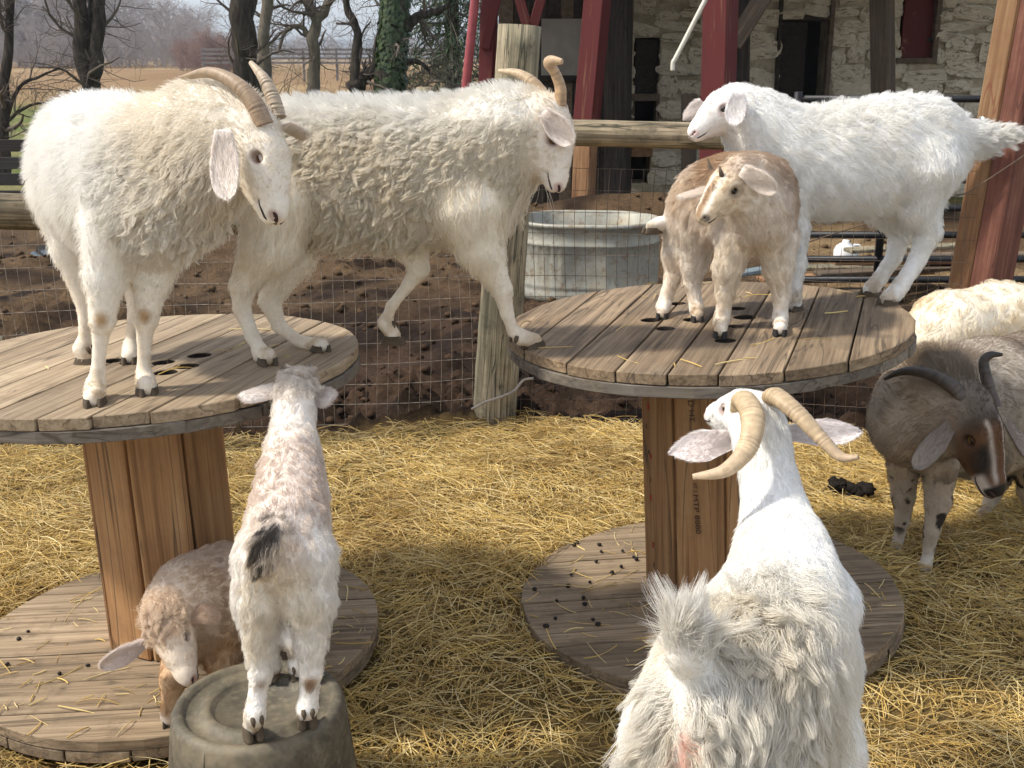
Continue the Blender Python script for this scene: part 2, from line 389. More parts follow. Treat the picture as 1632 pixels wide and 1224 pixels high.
# ------------------------------------------------------------------ the spools
def plank_poly(R, x0, x1, seg=26):
    """strip x0..x1 of a disc, long side along Y"""
    x0, x1 = max(x0, -R + 1e-4), min(x1, R - 1e-4)
    xs = np.linspace(x0, x1, 9)
    top = [(x, math.sqrt(R * R - x * x)) for x in xs]; bot = [(x, -math.sqrt(R * R - x * x)) for x in xs[::-1]]
    return top + bot
def poly_prism(poly, z0, z1):
    n = len(poly); V = [(x, y, z0) for x, y in poly] + [(x, y, z1) for x, y in poly]
    Fc = [tuple(range(n)), tuple(range(2 * n - 1, n - 1, -1))] + [(i, i + n, (i + 1) % n + n, (i + 1) % n) for i in range(n)]
    return V, Fc
def cut_holes(o, holes):
    bmc = bmesh.new()
    for hx, hy, hr in holes:
        rr = bmesh.ops.create_cone(bmc, cap_ends=True, segments=24, radius1=hr, radius2=hr, depth=.4)
        bmesh.ops.translate(bmc, vec=(hx, hy, 0), verts=rr['verts'])
    cut = bm_obj('cutter', bmc, M_DARKWOOD); cut.parent = o.parent; bpy.context.view_layer.update()  # dark cutter wood paints grime and the holes' inner shade on cut walls
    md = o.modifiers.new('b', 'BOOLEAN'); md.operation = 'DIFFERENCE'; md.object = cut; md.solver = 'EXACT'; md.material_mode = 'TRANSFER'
    dg = bpy.context.evaluated_depsgraph_get(); ev = o.evaluated_get(dg)
    me = bpy.data.meshes.new_from_object(ev); old = o.data; o.modifiers.clear(); o.data = me; bpy.data.meshes.remove(old)
    cm = cut.data; bpy.data.objects.remove(cut); bpy.data.meshes.remove(cm)
def disc(sp, centre, ang, nb, ang2, nb2, holes, mat_a, mat_b, root, seed):
    rr = random.Random(seed); th = .031
    for ply, (an, n, mt, zt) in enumerate(((ang, nb, mat_a, 0.0), (ang2, nb2, mat_b, -th - .002))):
        Rm = Matrix.Rotation(an, 4, 'Z'); Ri = Rm.inverted()
        ws = [rr.uniform(.85, 1.15) for _ in range(n)]; s = sum(ws); x = -sp.R
        hl = [tuple((Ri @ Vector((hx, hy, 0)))[:2]) + (hr,) for hx, hy, hr in holes]
        for w in ws:
            wd = 2 * sp.R * w / s
            Rr = sp.R + rr.uniform(-.006, .003)
            V, Fc = poly_prism(plank_poly(Rr, x + .0025, x + wd - .0025), -th, 0.0)
            dz = rr.uniform(-.0025, .0015)
            o = mesh('plank', [(a, b, c + zt + dz) for a, b, c in V], Fc, mt, root)
            hh = [h for h in hl if x - h[2] < h[0] < x + wd + h[2]]
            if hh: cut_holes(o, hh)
            bmm = bmesh.new(); bmm.from_mesh(o.data)
            es = [e for e in bmm.edges if len(e.link_faces) == 2 and abs(e.calc_face_angle(0)) > .8]
            try: bmesh.ops.bevel(bmm, geom=es, offset=.0022, segments=1, affect='EDGES')
            except Exception: pass
            bmm.to_mesh(o.data); bmm.free()
            o.matrix_local = root.matrix_world.inverted() @ sp.M(centre) @ Rm
            x += wd
def spool(sp, label, ang_top, nb, hole_px, ang_foot, col_rot, seed, deck, nst=8, cr=.19):
    root = empty('cable_spool', tuple(sp.c0 * np.array([1, 1, 0]))); tag(root, label, 'cable spool', 'wooden cable spools')
    bpy.context.view_layer.update()
    holes = [tuple(sp.loc(sp.hit(px, py), sp.c1)) + (rr,) for px, py, rr in hole_px]
    e_deck, e_foot, e_drum = (empty(nm, (0, 0, 0), None, root) for nm in ('deck', 'foot', 'drum'))
    bpy.context.view_layer.update()
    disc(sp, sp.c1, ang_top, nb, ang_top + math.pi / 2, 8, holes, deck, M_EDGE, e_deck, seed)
    disc(sp, sp.c0, ang_foot, 8, ang_foot + math.pi / 2, 8, [], M_FOOT, M_FOOT, e_foot, seed + 9)
    rr = random.Random(seed + 3)
    L = sp.h - .066
    for k in range(nst):
        a = col_rot + 2 * math.pi * k / nst
        w = 2 * cr * math.sin(math.pi / nst) * 1.02 - .006
        o = bm_obj('stave', box_bm(bmesh.new(), (0, 0, 0), (w, .034, L), None, .005), M_STAVE, e_drum)
        c = sp.c0 + sp.ax * (L / 2 + .001)
        o.matrix_local = root.matrix_world.inverted() @ sp.M(c) @ Matrix.Rotation(a, 4, 'Z') @ Matrix.Translation((0, -(cr - .017 + rr.uniform(-.004, .004)), 0)) @ Matrix.Rotation(rr.uniform(-.04, .04), 4, 'Z')
    # rusty rod ends sunk in some holes
    for i in range(0, len(holes), 3):
        hx, hy, hr = holes[i]
        o = lathe('bolt', [(hr * .8, -.05), (hr * .8, -.024), (hr * .5, -.02)], M_RUST, e_deck, 16)
        o.matrix_local = root.matrix_world.inverted() @ sp.M(sp.c1) @ Matrix.Translation((hx, hy, 0))
    root_drum[root.name] = e_drum
    return root
root_drum = {}
def seam_angle(sp, p, q):
    a, b = sp.loc(sp.hit(*p), sp.c1), sp.loc(sp.hit(*q), sp.c1); d = b - a
    return math.atan2(d[1], d[0]) - math.pi / 2
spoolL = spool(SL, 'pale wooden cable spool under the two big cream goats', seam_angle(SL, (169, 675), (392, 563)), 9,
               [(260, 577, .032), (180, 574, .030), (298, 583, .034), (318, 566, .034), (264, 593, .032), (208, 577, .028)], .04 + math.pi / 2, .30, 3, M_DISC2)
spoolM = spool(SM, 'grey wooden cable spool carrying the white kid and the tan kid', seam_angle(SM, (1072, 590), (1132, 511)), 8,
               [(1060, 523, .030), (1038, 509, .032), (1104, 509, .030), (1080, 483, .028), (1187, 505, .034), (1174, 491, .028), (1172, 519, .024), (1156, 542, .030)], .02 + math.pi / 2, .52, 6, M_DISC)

# red chalk and a black mill stamp on the staves that face the camera
M_INK = plain_mat('stamp_ink', (.075, .045, .03), .9, 0, .2); M_CHALK = plain_mat('red_chalk', (.33, .035, .025), .9, 0, .4)
def on_stave(px, py, sp=SM, off=.004):
    d = ray(px, py); o = np.array([0, 0, CAM_H])
    # the front stave plane faces the camera
    best = None
    for k in range(8):
        a = .52 + 2 * math.pi * k / 8
        nrm = (np.array(sp.M(sp.c0).to_3x3() @ Matrix.Rotation(a, 3, 'Z') @ Vector((0, -1, 0))))
        p0 = sp.c0 + nrm * (.19 + off)
        dn = d @ nrm
        if dn >= -.05: continue
        P = o + d * (((p0 - o) @ nrm) / dn)
        lat = abs((P - p0) @ np.cross(nrm, sp.ax))
        if best is None or lat < best[0]: best = (lat, P, nrm)
    return best[1], best[2]
def stamp(txt, px0, py0, px1, py1, size, parent):
    P0, n0 = on_stave(px0, py0); P1, _ = on_stave(px1, py1)
    cu = bpy.data.curves.new('stamp', 'FONT'); cu.body = txt; cu.size = size; cu.extrude = .0004; cu.align_x = 'CENTER'; cu.align_y = 'CENTER'
    tmp = bpy.data.objects.new('t', cu); COL.objects.link(tmp)
    me = bpy.data.meshes.new_from_object(tmp.evaluated_get(bpy.context.evaluated_depsgraph_get())); bpy.data.objects.remove(tmp)
    o = link('stamp', me, parent, M_INK)
    xx = unit(P1 - P0); zz = unit(n0 - xx * (n0 @ xx)); yy = np.cross(zz, xx); c = (P0 + P1) / 2 + zz * .002
    mm = Matrix.Identity(4)
    for i in range(3): mm[i][0], mm[i][1], mm[i][2], mm[i][3] = xx[i], yy[i], zz[i], c[i]
    ln_ = np.linalg.norm(P1 - P0); wdt = max(v.co.x for v in me.vertices) - min(v.co.x for v in me.vertices)
    mm = mm @ Matrix.Diagonal((ln_ / wdt, 1, 1, 1))
    bpy.context.view_layer.update()
    o.matrix_local = parent.matrix_world.inverted() @ mm
drumM = root_drum[spoolM.name]
stamp('MTP 8880', 1108, 788, 1113, 850, .022, drumM); stamp('HT 2', 1107, 770, 1108, 784, .018, drumM); stamp('KD HT', 1099, 628, 1103, 672, .022, drumM)

def chalk(px, py, w, h, mat, seed):
    r = np.random.default_rng(seed); P, n0 = on_stave(px, py, SM, .0045)
    u = unit(np.cross(SM.ax, n0)); loc = np.array(spoolM.location)
    V = [P + u * w * math.cos(a) * r.uniform(.5, 1) + SM.ax * h * math.sin(a) * r.uniform(.5, 1) - loc for a in np.linspace(0, 6.283, 13)[:-1]]
    mesh('chalk_mark', V, [tuple(range(12))], mat, drumM)
for i, (px, py) in enumerate(((1033, 648), (1037, 727), (1037, 793), (1041, 868), (1043, 915))): chalk(px, py, .006, .016, M_CHALK, i)
for i, (px, py) in enumerate(((1030, 680), (1034, 721), (1037, 765), (1042, 900))): chalk(px, py, .004, .013, M_INK, 20 + i)

# ------------------------------------------------------------------ rubber tub, upside down
t = NT('tub_rubber'); v = t.coords(); n1 = t.noise(v, 7, 7, .65); n2 = t.noise(v, 45, 5, .6)
c = t.ramp(n1, [(.3, (.045, .040, .030)), (.5, (.11, .095, .068)), (.68, (.22, .18, .118))])
c = t.mix(t.ramp(n2, [(.48, 0.0), (.7, .7)]), c, (.21, .18, .125))
t.principled(c, .62, t.bump(n2, .4, .004), spec=.35)
tc_ = G(412, 1118, TUB_Z) * np.array([1, 1, 0]) if 'TUB_Z' in globals() else G(412, 1118, .30) * np.array([1, 1, 0])
prof = [(.243, 0), (.250, .004), (.250, .020), (.238, .026), (.232, .06), (.224, .14), (.212, .24), (.206, .285), (.199, .2985), (.188, .3005), (.180, .3002), (.175, .291), (.168, .288), (.143, .288), (.136, .2985), (.118, .300), (.112, .296), (.107, .286), (.02, .285), (.0005, .285)]
prof = [(r_ * .95, z_) for r_, z_ in prof]
tub = empty('rubber_tub', tuple(tc_)); tag(tub, 'upturned black rubber feed tub with a ringed base, below the pinkish kid', 'tub')
tub_shell = lathe('shell', prof, t.m, tub, 72)
for k in range(6):
    a = 2 * math.pi * k / 6 + .1
    p = [(math.cos(a) * rr, math.sin(a) * rr, z) for rr, z in ((.2195, .06), (.211, .15), (.2005, .25), (.195, .285))]
    tube('moulded_rib', p, [.0022] * 4, t.m, tub_shell, 6)

# ------------------------------------------------------------------ fence posts, rails and wire
def log_obj(name, a, b, r0, r1, mat, parent=None, seed=0, sides=20, n=14, axis='Z'):
    """a round log whose mesh runs along local Z (or Y)"""
    rr = np.random.default_rng(seed); a, b = np.asarray(a, float), np.asarray(b, float); L = np.linalg.norm(b - a)
    zs = np.linspace(0, L, n); V, Fc = [], []
    for i, z in enumerate(zs):
        t_ = z / L; r_ = r0 + (r1 - r0) * t_
        for k in range(sides):
            an = 2 * math.pi * k / sides
            q = r_ * (1 + .035 * math.sin(3 * an + seed) + .02 * rr.normal() * .5 + .015 * math.sin(7 * an + z * 2))
            x, y_ = q * math.cos(an), q * math.sin(an)
            V.append((x, y_, z) if axis == 'Z' else (x, z, y_))
    for i in range(n - 1):
        for k in range(sides):
            q = (i * sides + k, i * sides + (k + 1) % sides, (i + 1) * sides + (k + 1) % sides, (i + 1) * sides + k)
            Fc.append(q if axis == 'Z' else q[::-1])
    e0, e1 = tuple(range(sides - 1, -1, -1)), tuple((n - 1) * sides + k for k in range(sides))
    Fc += [e0, e1] if axis == 'Z' else [e0[::-1], e1[::-1]]
    o = mesh(name, V, Fc, mat, parent, True)
    d = Vector(b - a); q = d.to_track_quat('Z', 'X') if axis == 'Z' else d.to_track_quat('Y', 'Z')
    o.matrix_local = Matrix.Translation(Vector(a) - (parent.location if parent else Vector())) @ q.to_matrix().to_4x4()
    return o
pb, pt = W(788, 672, 5.34), W(829, 41, 5.42); pb[2] = -.05
o = log_obj('fence_post', pb, pt, .108, .098, M_POST, None, 3, 28, 20); tag(o, 'thick round grey wooden fence post leaning between the two spools', 'fence post')
def wire_panel(a, b, z0, z1, mat, parent, seed, dx=.0508, dz=.1016, r_=.0015):
    """welded wire between two points, every wire a thin rod, the panel slightly out of true"""
    rr = np.random.default_rng(seed); a, b = np.array([a[0], a[1], 0.0]), np.array([b[0], b[1], 0.0])
    d = b - a; L = np.linalg.norm(d); d /= L; nrm = np.array([-d[1], d[0], 0])
    V, Fc = [], []
    def pos(s, z):
        wob = .016 * math.sin(s * 2.3 + z * 3 + seed) + .008 * math.sin(s * 7 + z * 9) 
        lat = .010 * math.sin(z * 5 + s * 3.1 + seed)
        return a + d * (s + lat) + nrm * wob + np.array([0, 0, z + .014 * math.sin(s * 2.9 + seed) * (1 - z)])
    def rod(P):
        o = len(V); v_, f_ = tube_data(P, [r_] * len(P), 3, False); V.extend(v_); Fc.extend([tuple(o + k for k in q) for q in f_])
    s = 0.0
    while s < L: rod([pos(s, z) for z in np.linspace(z0, z1, 9)]); s += dx
    z = z0
    while z <= z1 + 1e-6:
        rod([pos(s_, z) + np.array([0, 0, .0018]) for s_ in np.linspace(0, L, max(8, int(L / .11)))]); z += dz
    # wrapped joints
    o = len(V); ks = []
    s = 0.0
    while s < L:
        z = z0
        while z <= z1 + 1e-6:
            if rr.random() < .55: ks.append(pos(s, z))
            z += dz
        s += dx
    ob = mesh('wire_mesh', V, Fc, mat, parent, False)
    for k in ks[:0]: pass
    return ob
fl_ = empty('wire_fence', (float(FENCE_A[0]), float(FENCE_A[1]), 0)); tag(fl_, 'welded wire fence hung below a round log rail, behind the two cream goats', 'fence')
o = wire_panel(FENCE_A, FENCE_B + np.array([-.09, 0]), .0, 1.0, M_WIRE, fl_, 2); o.location = -fl_.location
o = log_obj('rail', W(-190, 330, 4.72), W(800, 361, 5.30), .080, .066, M_RAIL, fl_, 5, 18, 30, 'Y')
fr_ = empty('wire_fence', (float(FENCE_B[0]), float(FENCE_B[1]), 0)); tag(fr_, 'rusty wire fence and log rail in front of the galvanised tank', 'fence')
o = wire_panel(FENCE_B + np.array([.09, 0]), FENCE_C, .0, 1.22, M_WIRE2, fr_, 5); o.location = -fr_.location
o = log_obj('rail', W(838, 210, 5.34), W(1570, 228, 5.10), .060, .058, M_RAIL, fr_, 8, 18, 26, 'Y')
# rope end knotted round the post
rp = [pb * (1 - s) + pt * s for s in (.03, .075)]
rp_ = [W(752, 652, 5.22), W(775, 640, 5.2), W(800, 632, 5.21), W(820, 622, 5.24), W(834, 606, 5.28), W(850, 603, 5.30)]
tag(tube('rope', spline(rp_, 24), .0065, plain_mat('frayed_rope', (.42, .38, .33), .9, 0, .4, 80, .1, .6, .01)), 'frayed pale rope end tied low round the leaning fence post', 'rope')
# square timber at the right
tp = empty('timber_post', tuple(W(1540, 600, 5.2) * np.array([1, 1, 0]))); tag(tp, 'thick square timber post, one face raw wood and one red, behind the white tail', 'post')
a_, b_ = W(1538, 585, 5.2), W(1655, -60, 5.2); TIMBER_ROLL = math.radians(38)
for nm, off, mt in (('raw_face', -.0535, M_TIMBER), ('painted_face', .0535, M_REDBROWN)):
    o = beam(nm, a_, b_, .105, .20, mt, tp, .008, math.radians(-28))
    d_ = Vector(b_ - a_); o.matrix_local = Matrix.Translation(Vector((a_ + b_) / 2) - tp.location) @ (d_.to_track_quat('Y', 'Z').to_matrix() @ Matrix.Rotation(TIMBER_ROLL, 3, 'Y')).to_4x4() @ Matrix.Translation((off, 0, 0))
bl = W(1566, 193, 5.05) - np.array(tp.location)
t_bolt = tube('bolt', [bl + np.array([-.055, -.02, .004]), bl + np.array([.03, .01, 0])], .0085, M_BOLT, tp, 10)
o = tube('washer', [bl + np.array([-.008, -.004, 0]), bl + np.array([.0, 0, 0])], .022, M_BOLT, t_bolt, 14)
# guy wire
tag(tube('guy_wire', [W(1632, 248, 5.0), W(1545, 306, 5.1), W(1400, 350, 5.3), W(1290, 385, 5.5)], .003, M_WIRE2), 'thin wire slanting from the square timber post down behind the white kid', 'wire')
# pale stubs at the foot of the wire
for i, (px, py) in enumerate(((5, 556), (21, 553), (39, 549), (78, 545))):
    p = W(px, py, 4.72 + .012 * i); tag(log_obj('wooden_stake', p + np.array([0, 0, -.30]), p + np.array([0, 0, .055 - .012 * (i % 2)]), .009, .007, M_POST, None, i, 8, 4), ['first', 'second', 'third', 'last'][i] + ' pale stub from the left in the row behind the first spool', 'stake', 'pale stubs in a row')

# ------------------------------------------------------------------ galvanised stock tank
t = NT('galvanised'); v = t.coords(); n1 = t.noise(v, 3.5, 7, .65); n2 = t.noise(v, 22, 6, .7)
c = t.ramp(n1, [(.3, (.26, .26, .225)), (.55, (.37, .36, .30)), (.72, (.42, .35, .235))])
st_ = t.noise(t.coords((9, 9, 1.2)), 2.0, 5, .6)
c = t.mix(t.ramp(st_, [(.5, 0.0), (.7, .55)]), c, (.24, .175, .10))
c = t.mix(t.ramp(n2, [(.52, 0.0), (.7, .9)]), c, (.20, .13, .07))
t.principled(c, .55, t.bump(n1, .15, .01), .25, .4)
def stadium(hl, r_, n=72):
    P = []
    for k in range(n):
        a = 2 * math.pi * (k + .5) / n; x, y_ = r_ * math.cos(a), r_ * math.sin(a)
        P.append((x + (hl if x > 0 else -hl), y_, math.cos(a), math.sin(a)))
    return P
tk = empty('stock_tank', tuple(G(940, 484) * np.array([1, 1, 0]) + np.array([0, .38, .0]))); tag(tk, 'oval galvanised stock tank with beaded rim behind the wire fence', 'stock tank')
tk.rotation_euler = (0, 0, math.radians(-6))
prof = [(.0, .0), (.012, .02), (.016, .05), (.006, .075), (0, .10), (.006, .112), (.0, .125), (.0, .2), (.0, .3), (.0, .40), (.008, .412), (.010, .422), (.0, .435), (.0, .53), (.012, .54), (.020, .553), (.016, .568), (.004, .574), (-.008, .565), (-.010, .12)]
V, Fc = [], []; nS = 120; base_p = stadium(.13, .40, nS)
for (o_, z) in prof:
    for k, (x, y_, nx_, ny_) in enumerate(base_p):
        cr_ = .0065 * math.sin(k * math.pi / 1.5) if .13 <= z <= .40 and o_ == 0 else 0
        V.append((x + nx_ * (o_ + cr_), y_ + ny_ * (o_ + cr_), z))
for i in range(len(prof) - 1):
    for k in range(nS): Fc.append((i * nS + k, i * nS + (k + 1) % nS, (i + 1) * nS + (k + 1) % nS, (i + 1) * nS + k))
Fc.append(tuple(range(nS - 1, -1, -1)))
mesh('tank_wall', V, Fc, t.m, tk, True)
wt = NT('tank_water'); wt.principled((.03, .035, .03), .06, spec=.5)
mesh('water', [(x * .97, y_ * .97, .36) for x, y_, _, _ in base_p], [tuple(range(nS))], wt.m, tk)
# puddle by the far fence, white jug by the gate
pn = 40; pc = G(82, 410); pu = []
for k in range(pn):
    a = 2 * math.pi * k / pn; rr_ = 1 + .25 * math.sin(3 * a) + .15 * math.sin(5 * a + 1)
    x_, y__ = pc[0] + .14 * rr_ * math.cos(a), pc[1] + .30 * rr_ * math.sin(a); pu.append((x_, y__, .075))
wp = NT('puddle_water'); wp.principled((.05, .05, .05), .03, spec=.6)
tag(mesh('puddle', pu, [tuple(range(pn))], wp.m), kind='structure')
jr = empty('plastic_jug', tuple(G(1345, 421) * np.array([1, 1, 0]))); tag(jr, 'small white plastic jug on the ground beyond the wire, under the white kid', 'jug')
M_JUG = plain_mat('white_plastic', (.82, .82, .80), .4, 0, .08)
lathe('jug_body', [(.085, 0), (.095, .02), (.095, .12), (.075, .16), (.03, .19), (.03, .21)], M_JUG, jr, 20)
tube('handle', spline([(.07, 0, .165), (.12, 0, .16), (.13, 0, .11), (.094, 0, .07)], 12), .011, M_JUG, jr, 8)
# ------------------------------------------------------------------ goats: implicit bodies, coats of hair curves
def smin(a, b, k):
    h = np.maximum(k - np.abs(a - b), 0.0) / k
    return np.minimum(a, b) - h * h * k * 0.25
def rc_dist(P, a, b, ra, rb, flat=None):
    """distance to a tapered capsule; flat = (axis, s) narrows the section along axis"""
    a = np.asarray(a, np.float32); b = np.asarray(b, np.float32)
    Q = P - a
    sc = 1.0
    if flat is not None:
        n, s = np.asarray(flat[0], np.float32), flat[1]
        Q = Q + (Q @ n)[..., None] * n * np.float32(1.0 / s - 1.0); sc = min(1.0, s)
    d = b - a; L2 = float(d @ d) + 1e-9
    t = np.clip((Q @ d) / L2, 0, 1)
    return (np.linalg.norm(Q - t[..., None] * d, axis=-1) - (ra + (rb - ra) * t)) * sc, t
def surface_nets(Fv, org, h):
    nx, ny, nz = Fv.shape
    s = Fv < 0
    c = np.zeros((nx - 1, ny - 1, nz - 1), np.uint8)
    for dx in (0, 1):
        for dy in (0, 1):
            for dz in (0, 1): c += s[dx:nx - 1 + dx, dy:ny - 1 + dy, dz:nz - 1 + dz]
    act = (c > 0) & (c < 8)
    I = np.argwhere(act); idx = -np.ones(act.shape, np.int32); idx[act] = np.arange(len(I))
    acc = np.zeros((len(I), 3)); cnt = np.zeros(len(I))
    cor = [(0, 0, 0), (1, 0, 0), (0, 1, 0), (1, 1, 0), (0, 0, 1), (1, 0, 1), (0, 1, 1), (1, 1, 1)]
    val = [Fv[I[:, 0] + o[0], I[:, 1] + o[1], I[:, 2] + o[2]] for o in cor]
    for i in range(8):
        for j in range(i + 1, 8):
            if sum(abs(cor[i][k] - cor[j][k]) for k in range(3)) != 1: continue
            m = (val[i] < 0) != (val[j] < 0)
            t = val[i] / (val[i] - val[j] + 1e-12)
            p = np.array(cor[i], float) + t[:, None] * (np.array(cor[j], float) - np.array(cor[i], float))
            acc[m] += p[m]; cnt[m] += 1
    V = org + h * (I + acc / cnt[:, None])
    faces = []
    for ax in range(3):
        u, v = [k for k in range(3) if k != ax]
        sl = [slice(None)] * 3; sl[ax] = slice(0, Fv.shape[ax] - 1); a = s[tuple(sl)]
        sl[ax] = slice(1, Fv.shape[ax]); b = s[tuple(sl)]
        E = np.argwhere(a != b)
        E = E[(E[:, u] > 0) & (E[:, v] > 0) & (E[:, u] < Fv.shape[u] - 1) & (E[:, v] < Fv.shape[v] - 1)]
        q = []
        for du, dv in ((1, 1), (0, 1), (0, 0), (1, 0)):
            k = E.copy(); k[:, u] -= du; k[:, v] -= dv; q.append(idx[k[:, 0], k[:, 1], k[:, 2]])
        q = np.stack(q, 1)
        ins = a[E[:, 0], E[:, 1], E[:, 2]]
        flip = ins if ax != 1 else ~ins
        q[~flip] = q[~flip][:, ::-1]
        faces.append(q)
    return V, np.vstack(faces)

class Goat:
    def __init__(self, vox):
        self.vox = vox; self.prims = []; self.subs = []
    def rc(self, a, b, ra, rb, k=0.03, tag='torso', flow=None, ln=0.03, flat=None):
        a, b = np.asarray(a, float), np.asarray(b, float)
        f = unit(a - b) if flow is None else unit(flow)
        self.prims.append(dict(a=a, b=b, ra=ra, rb=rb, k=k, tag=tag, flow=f, ln=ln, flat=flat))
    def chain(self, pts, k=0.03, tag='torso', ln=0.03, sign=-1.0, flat=None, grav=0.0):
        """pts: (xyz, r); hair flows sign * (along the chain)"""
        lns = ln if hasattr(ln, '__len__') else [ln] * (len(pts) - 1)
        for i in range(len(pts) - 1):
            (a, ra), (b, rb) = pts[i], pts[i + 1]
            fl = sign * unit(np.asarray(b) - np.asarray(a)) + np.array([0, 0, -grav])
            self.rc(a, b, ra, rb, k, tag, fl, lns[i], flat)
    def sub(self, a, b, ra, rb, k=0.01):
        self.subs.append((np.asarray(a, float), np.asarray(b, float), ra, rb, k))
    def build(self):
        h = self.vox; m = 0.05
        lo = np.min([np.minimum(p['a'] - p['ra'], p['b'] - p['rb']) for p in self.prims], 0) - m
        hi = np.max([np.maximum(p['a'] + p['ra'], p['b'] + p['rb']) for p in self.prims], 0) + m
        n = np.ceil((hi - lo) / h).astype(int) + 1
        Fv = np.full(n, 0.1, np.float32)
        ax = [lo[i] + h * np.arange(n[i]) for i in range(3)]
        def block(a, b, ra, rb, mg):
            l = np.minimum(a - ra, b - rb) - mg; u = np.maximum(a + ra, b + rb) + mg
            i0 = np.clip(np.floor((l - lo) / h).astype(int), 0, n - 1); i1 = np.clip(np.ceil((u - lo) / h).astype(int) + 1, 1, n)
            sl = tuple(slice(i0[k], i1[k]) for k in range(3))
            P = np.stack(np.meshgrid(*[ax[k][sl[k]].astype(np.float32) for k in range(3)], indexing='ij'), -1)
            return sl, P
        for p in self.prims:
            sl, P = block(p['a'], p['b'], p['ra'], p['rb'], p['k'] + 2 * h)
            d, _ = rc_dist(P, p['a'], p['b'], p['ra'], p['rb'], p['flat'])
            Fv[sl] = smin(Fv[sl], d, p['k'])
        for a, b, ra, rb, k in self.subs:
            sl, P = block(a, b, ra, rb, k + 2 * h)
            d, _ = rc_dist(P, a, b, ra, rb)
            Fv[sl] = -smin(-Fv[sl], d, k)
        V, Q = surface_nets(Fv, lo, h)
        # attributes
        n_ = len(V); flow = np.zeros((n_, 3)); ln = np.zeros(n_); ws = np.zeros(n_)
        tags = sorted({p['tag'] for p in self.prims}); tw = {t: np.zeros(n_) for t in tags}
        Vf = V.astype(np.float32)
        D = np.stack([rc_dist(Vf, p['a'], p['b'], p['ra'], p['rb'], p['flat'])[0] for p in self.prims], 1)
        Wt = np.exp(-(D - D.min(1, keepdims=True)) / 0.012)
        Wt /= Wt.sum(1, keepdims=True)
        for i, p in enumerate(self.prims):
            flow += Wt[:, i:i + 1] * p['flow']; ln += Wt[:, i] * p['ln']; tw[p['tag']] += Wt[:, i]
        self.V, self.Q, self.flow, self.ln, self.tw = V, Q, flow, ln, tw
        a, b, c, d = (V[Q[:, i]] for i in range(4))
        fn = np.cross(c - a, d - b); N = np.zeros_like(V)
        for i in range(4): np.add.at(N, Q[:, i], fn)
        self.N = N / (np.linalg.norm(N, axis=1)[:, None] + 1e-12)

def sock_attr_mat(name, rough=0.7, noise=0.12, spec=0.2):
    t = NT(name); at = t.n('ShaderNodeAttribute'); at.attribute_name = 'col'
    v = t.coords(); n = t.noise(v, 90.0, 5, 0.6)
    c = t.mix(1.0, at.outputs['Color'], t.ramp(n, [(0.3, 1 - noise), (0.7, 1 + noise * 0.4)]), 'MULTIPLY')
    t.principled(c, rough, t.bump(n, 0.25, 0.003), spec=spec)
    return t.m
def hair_mat(name):
    t = NT(name); at = t.n('ShaderNodeAttribute'); at.attribute_name = 'col'
    hi = t.n('ShaderNodeHairInfo')
    c = t.mix(1.0, at.outputs['Color'], t.ramp(hi.outputs['Random'], [(0.0, 0.9), (1.0, 1.06)]), 'MULTIPLY')
    d = t.n('ShaderNodeBsdfDiffuse'); tr = t.n('ShaderNodeBsdfTranslucent'); t.l(c, d.inputs['Color']); t.l(c, tr.inputs['Color'])
    m = t.n('ShaderNodeMixShader'); m.inputs['Fac'].default_value = 0.38
    t.l(d.outputs[0], m.inputs[1]); t.l(tr.outputs[0], m.inputs[2])
    gl = t.n('ShaderNodeBsdfGlossy'); gl.inputs['Roughness'].default_value = 0.45; t.l(c, gl.inputs['Color'])
    m2 = t.n('ShaderNodeMixShader'); m2.inputs['Fac'].default_value = 0.06; t.l(m.outputs[0], m2.inputs[1]); t.l(gl.outputs[0], m2.inputs[2])
    t.l(m2.outputs[0], t.out.inputs['Surface'])
    return t.m
M_CREASE = plain_mat('dark_crease', (.045, .022, .018), .6, 0, .2)
M_SKIN = sock_attr_mat('goat_skin'); M_COAT = hair_mat('goat_coat')

def curves_obj(name, P, R, cols, mat, parent=None):
    """P (n,k,3) strands, R (k,) or (n,k) radii, cols (n,3)"""
    n, k = P.shape[:2]
    cd = bpy.data.hair_curves.new(name); cd.add_curves([k] * n)
    cd.attributes['position'].data.foreach_set('vector', np.ascontiguousarray(P, np.float32).ravel())
    ra = cd.attributes.get('radius') or cd.attributes.new('radius', 'FLOAT', 'POINT')
    ra.data.foreach_set('value', np.ascontiguousarray(np.broadcast_to(R, (n, k)), np.float32).ravel())
    ca = cd.attributes.new('col', 'FLOAT_COLOR', 'CURVE')
    c4 = np.ones((n, 4), np.float32); c4[:, :3] = cols; ca.data.foreach_set('color', c4.ravel())
    return link(name, cd, parent, mat)

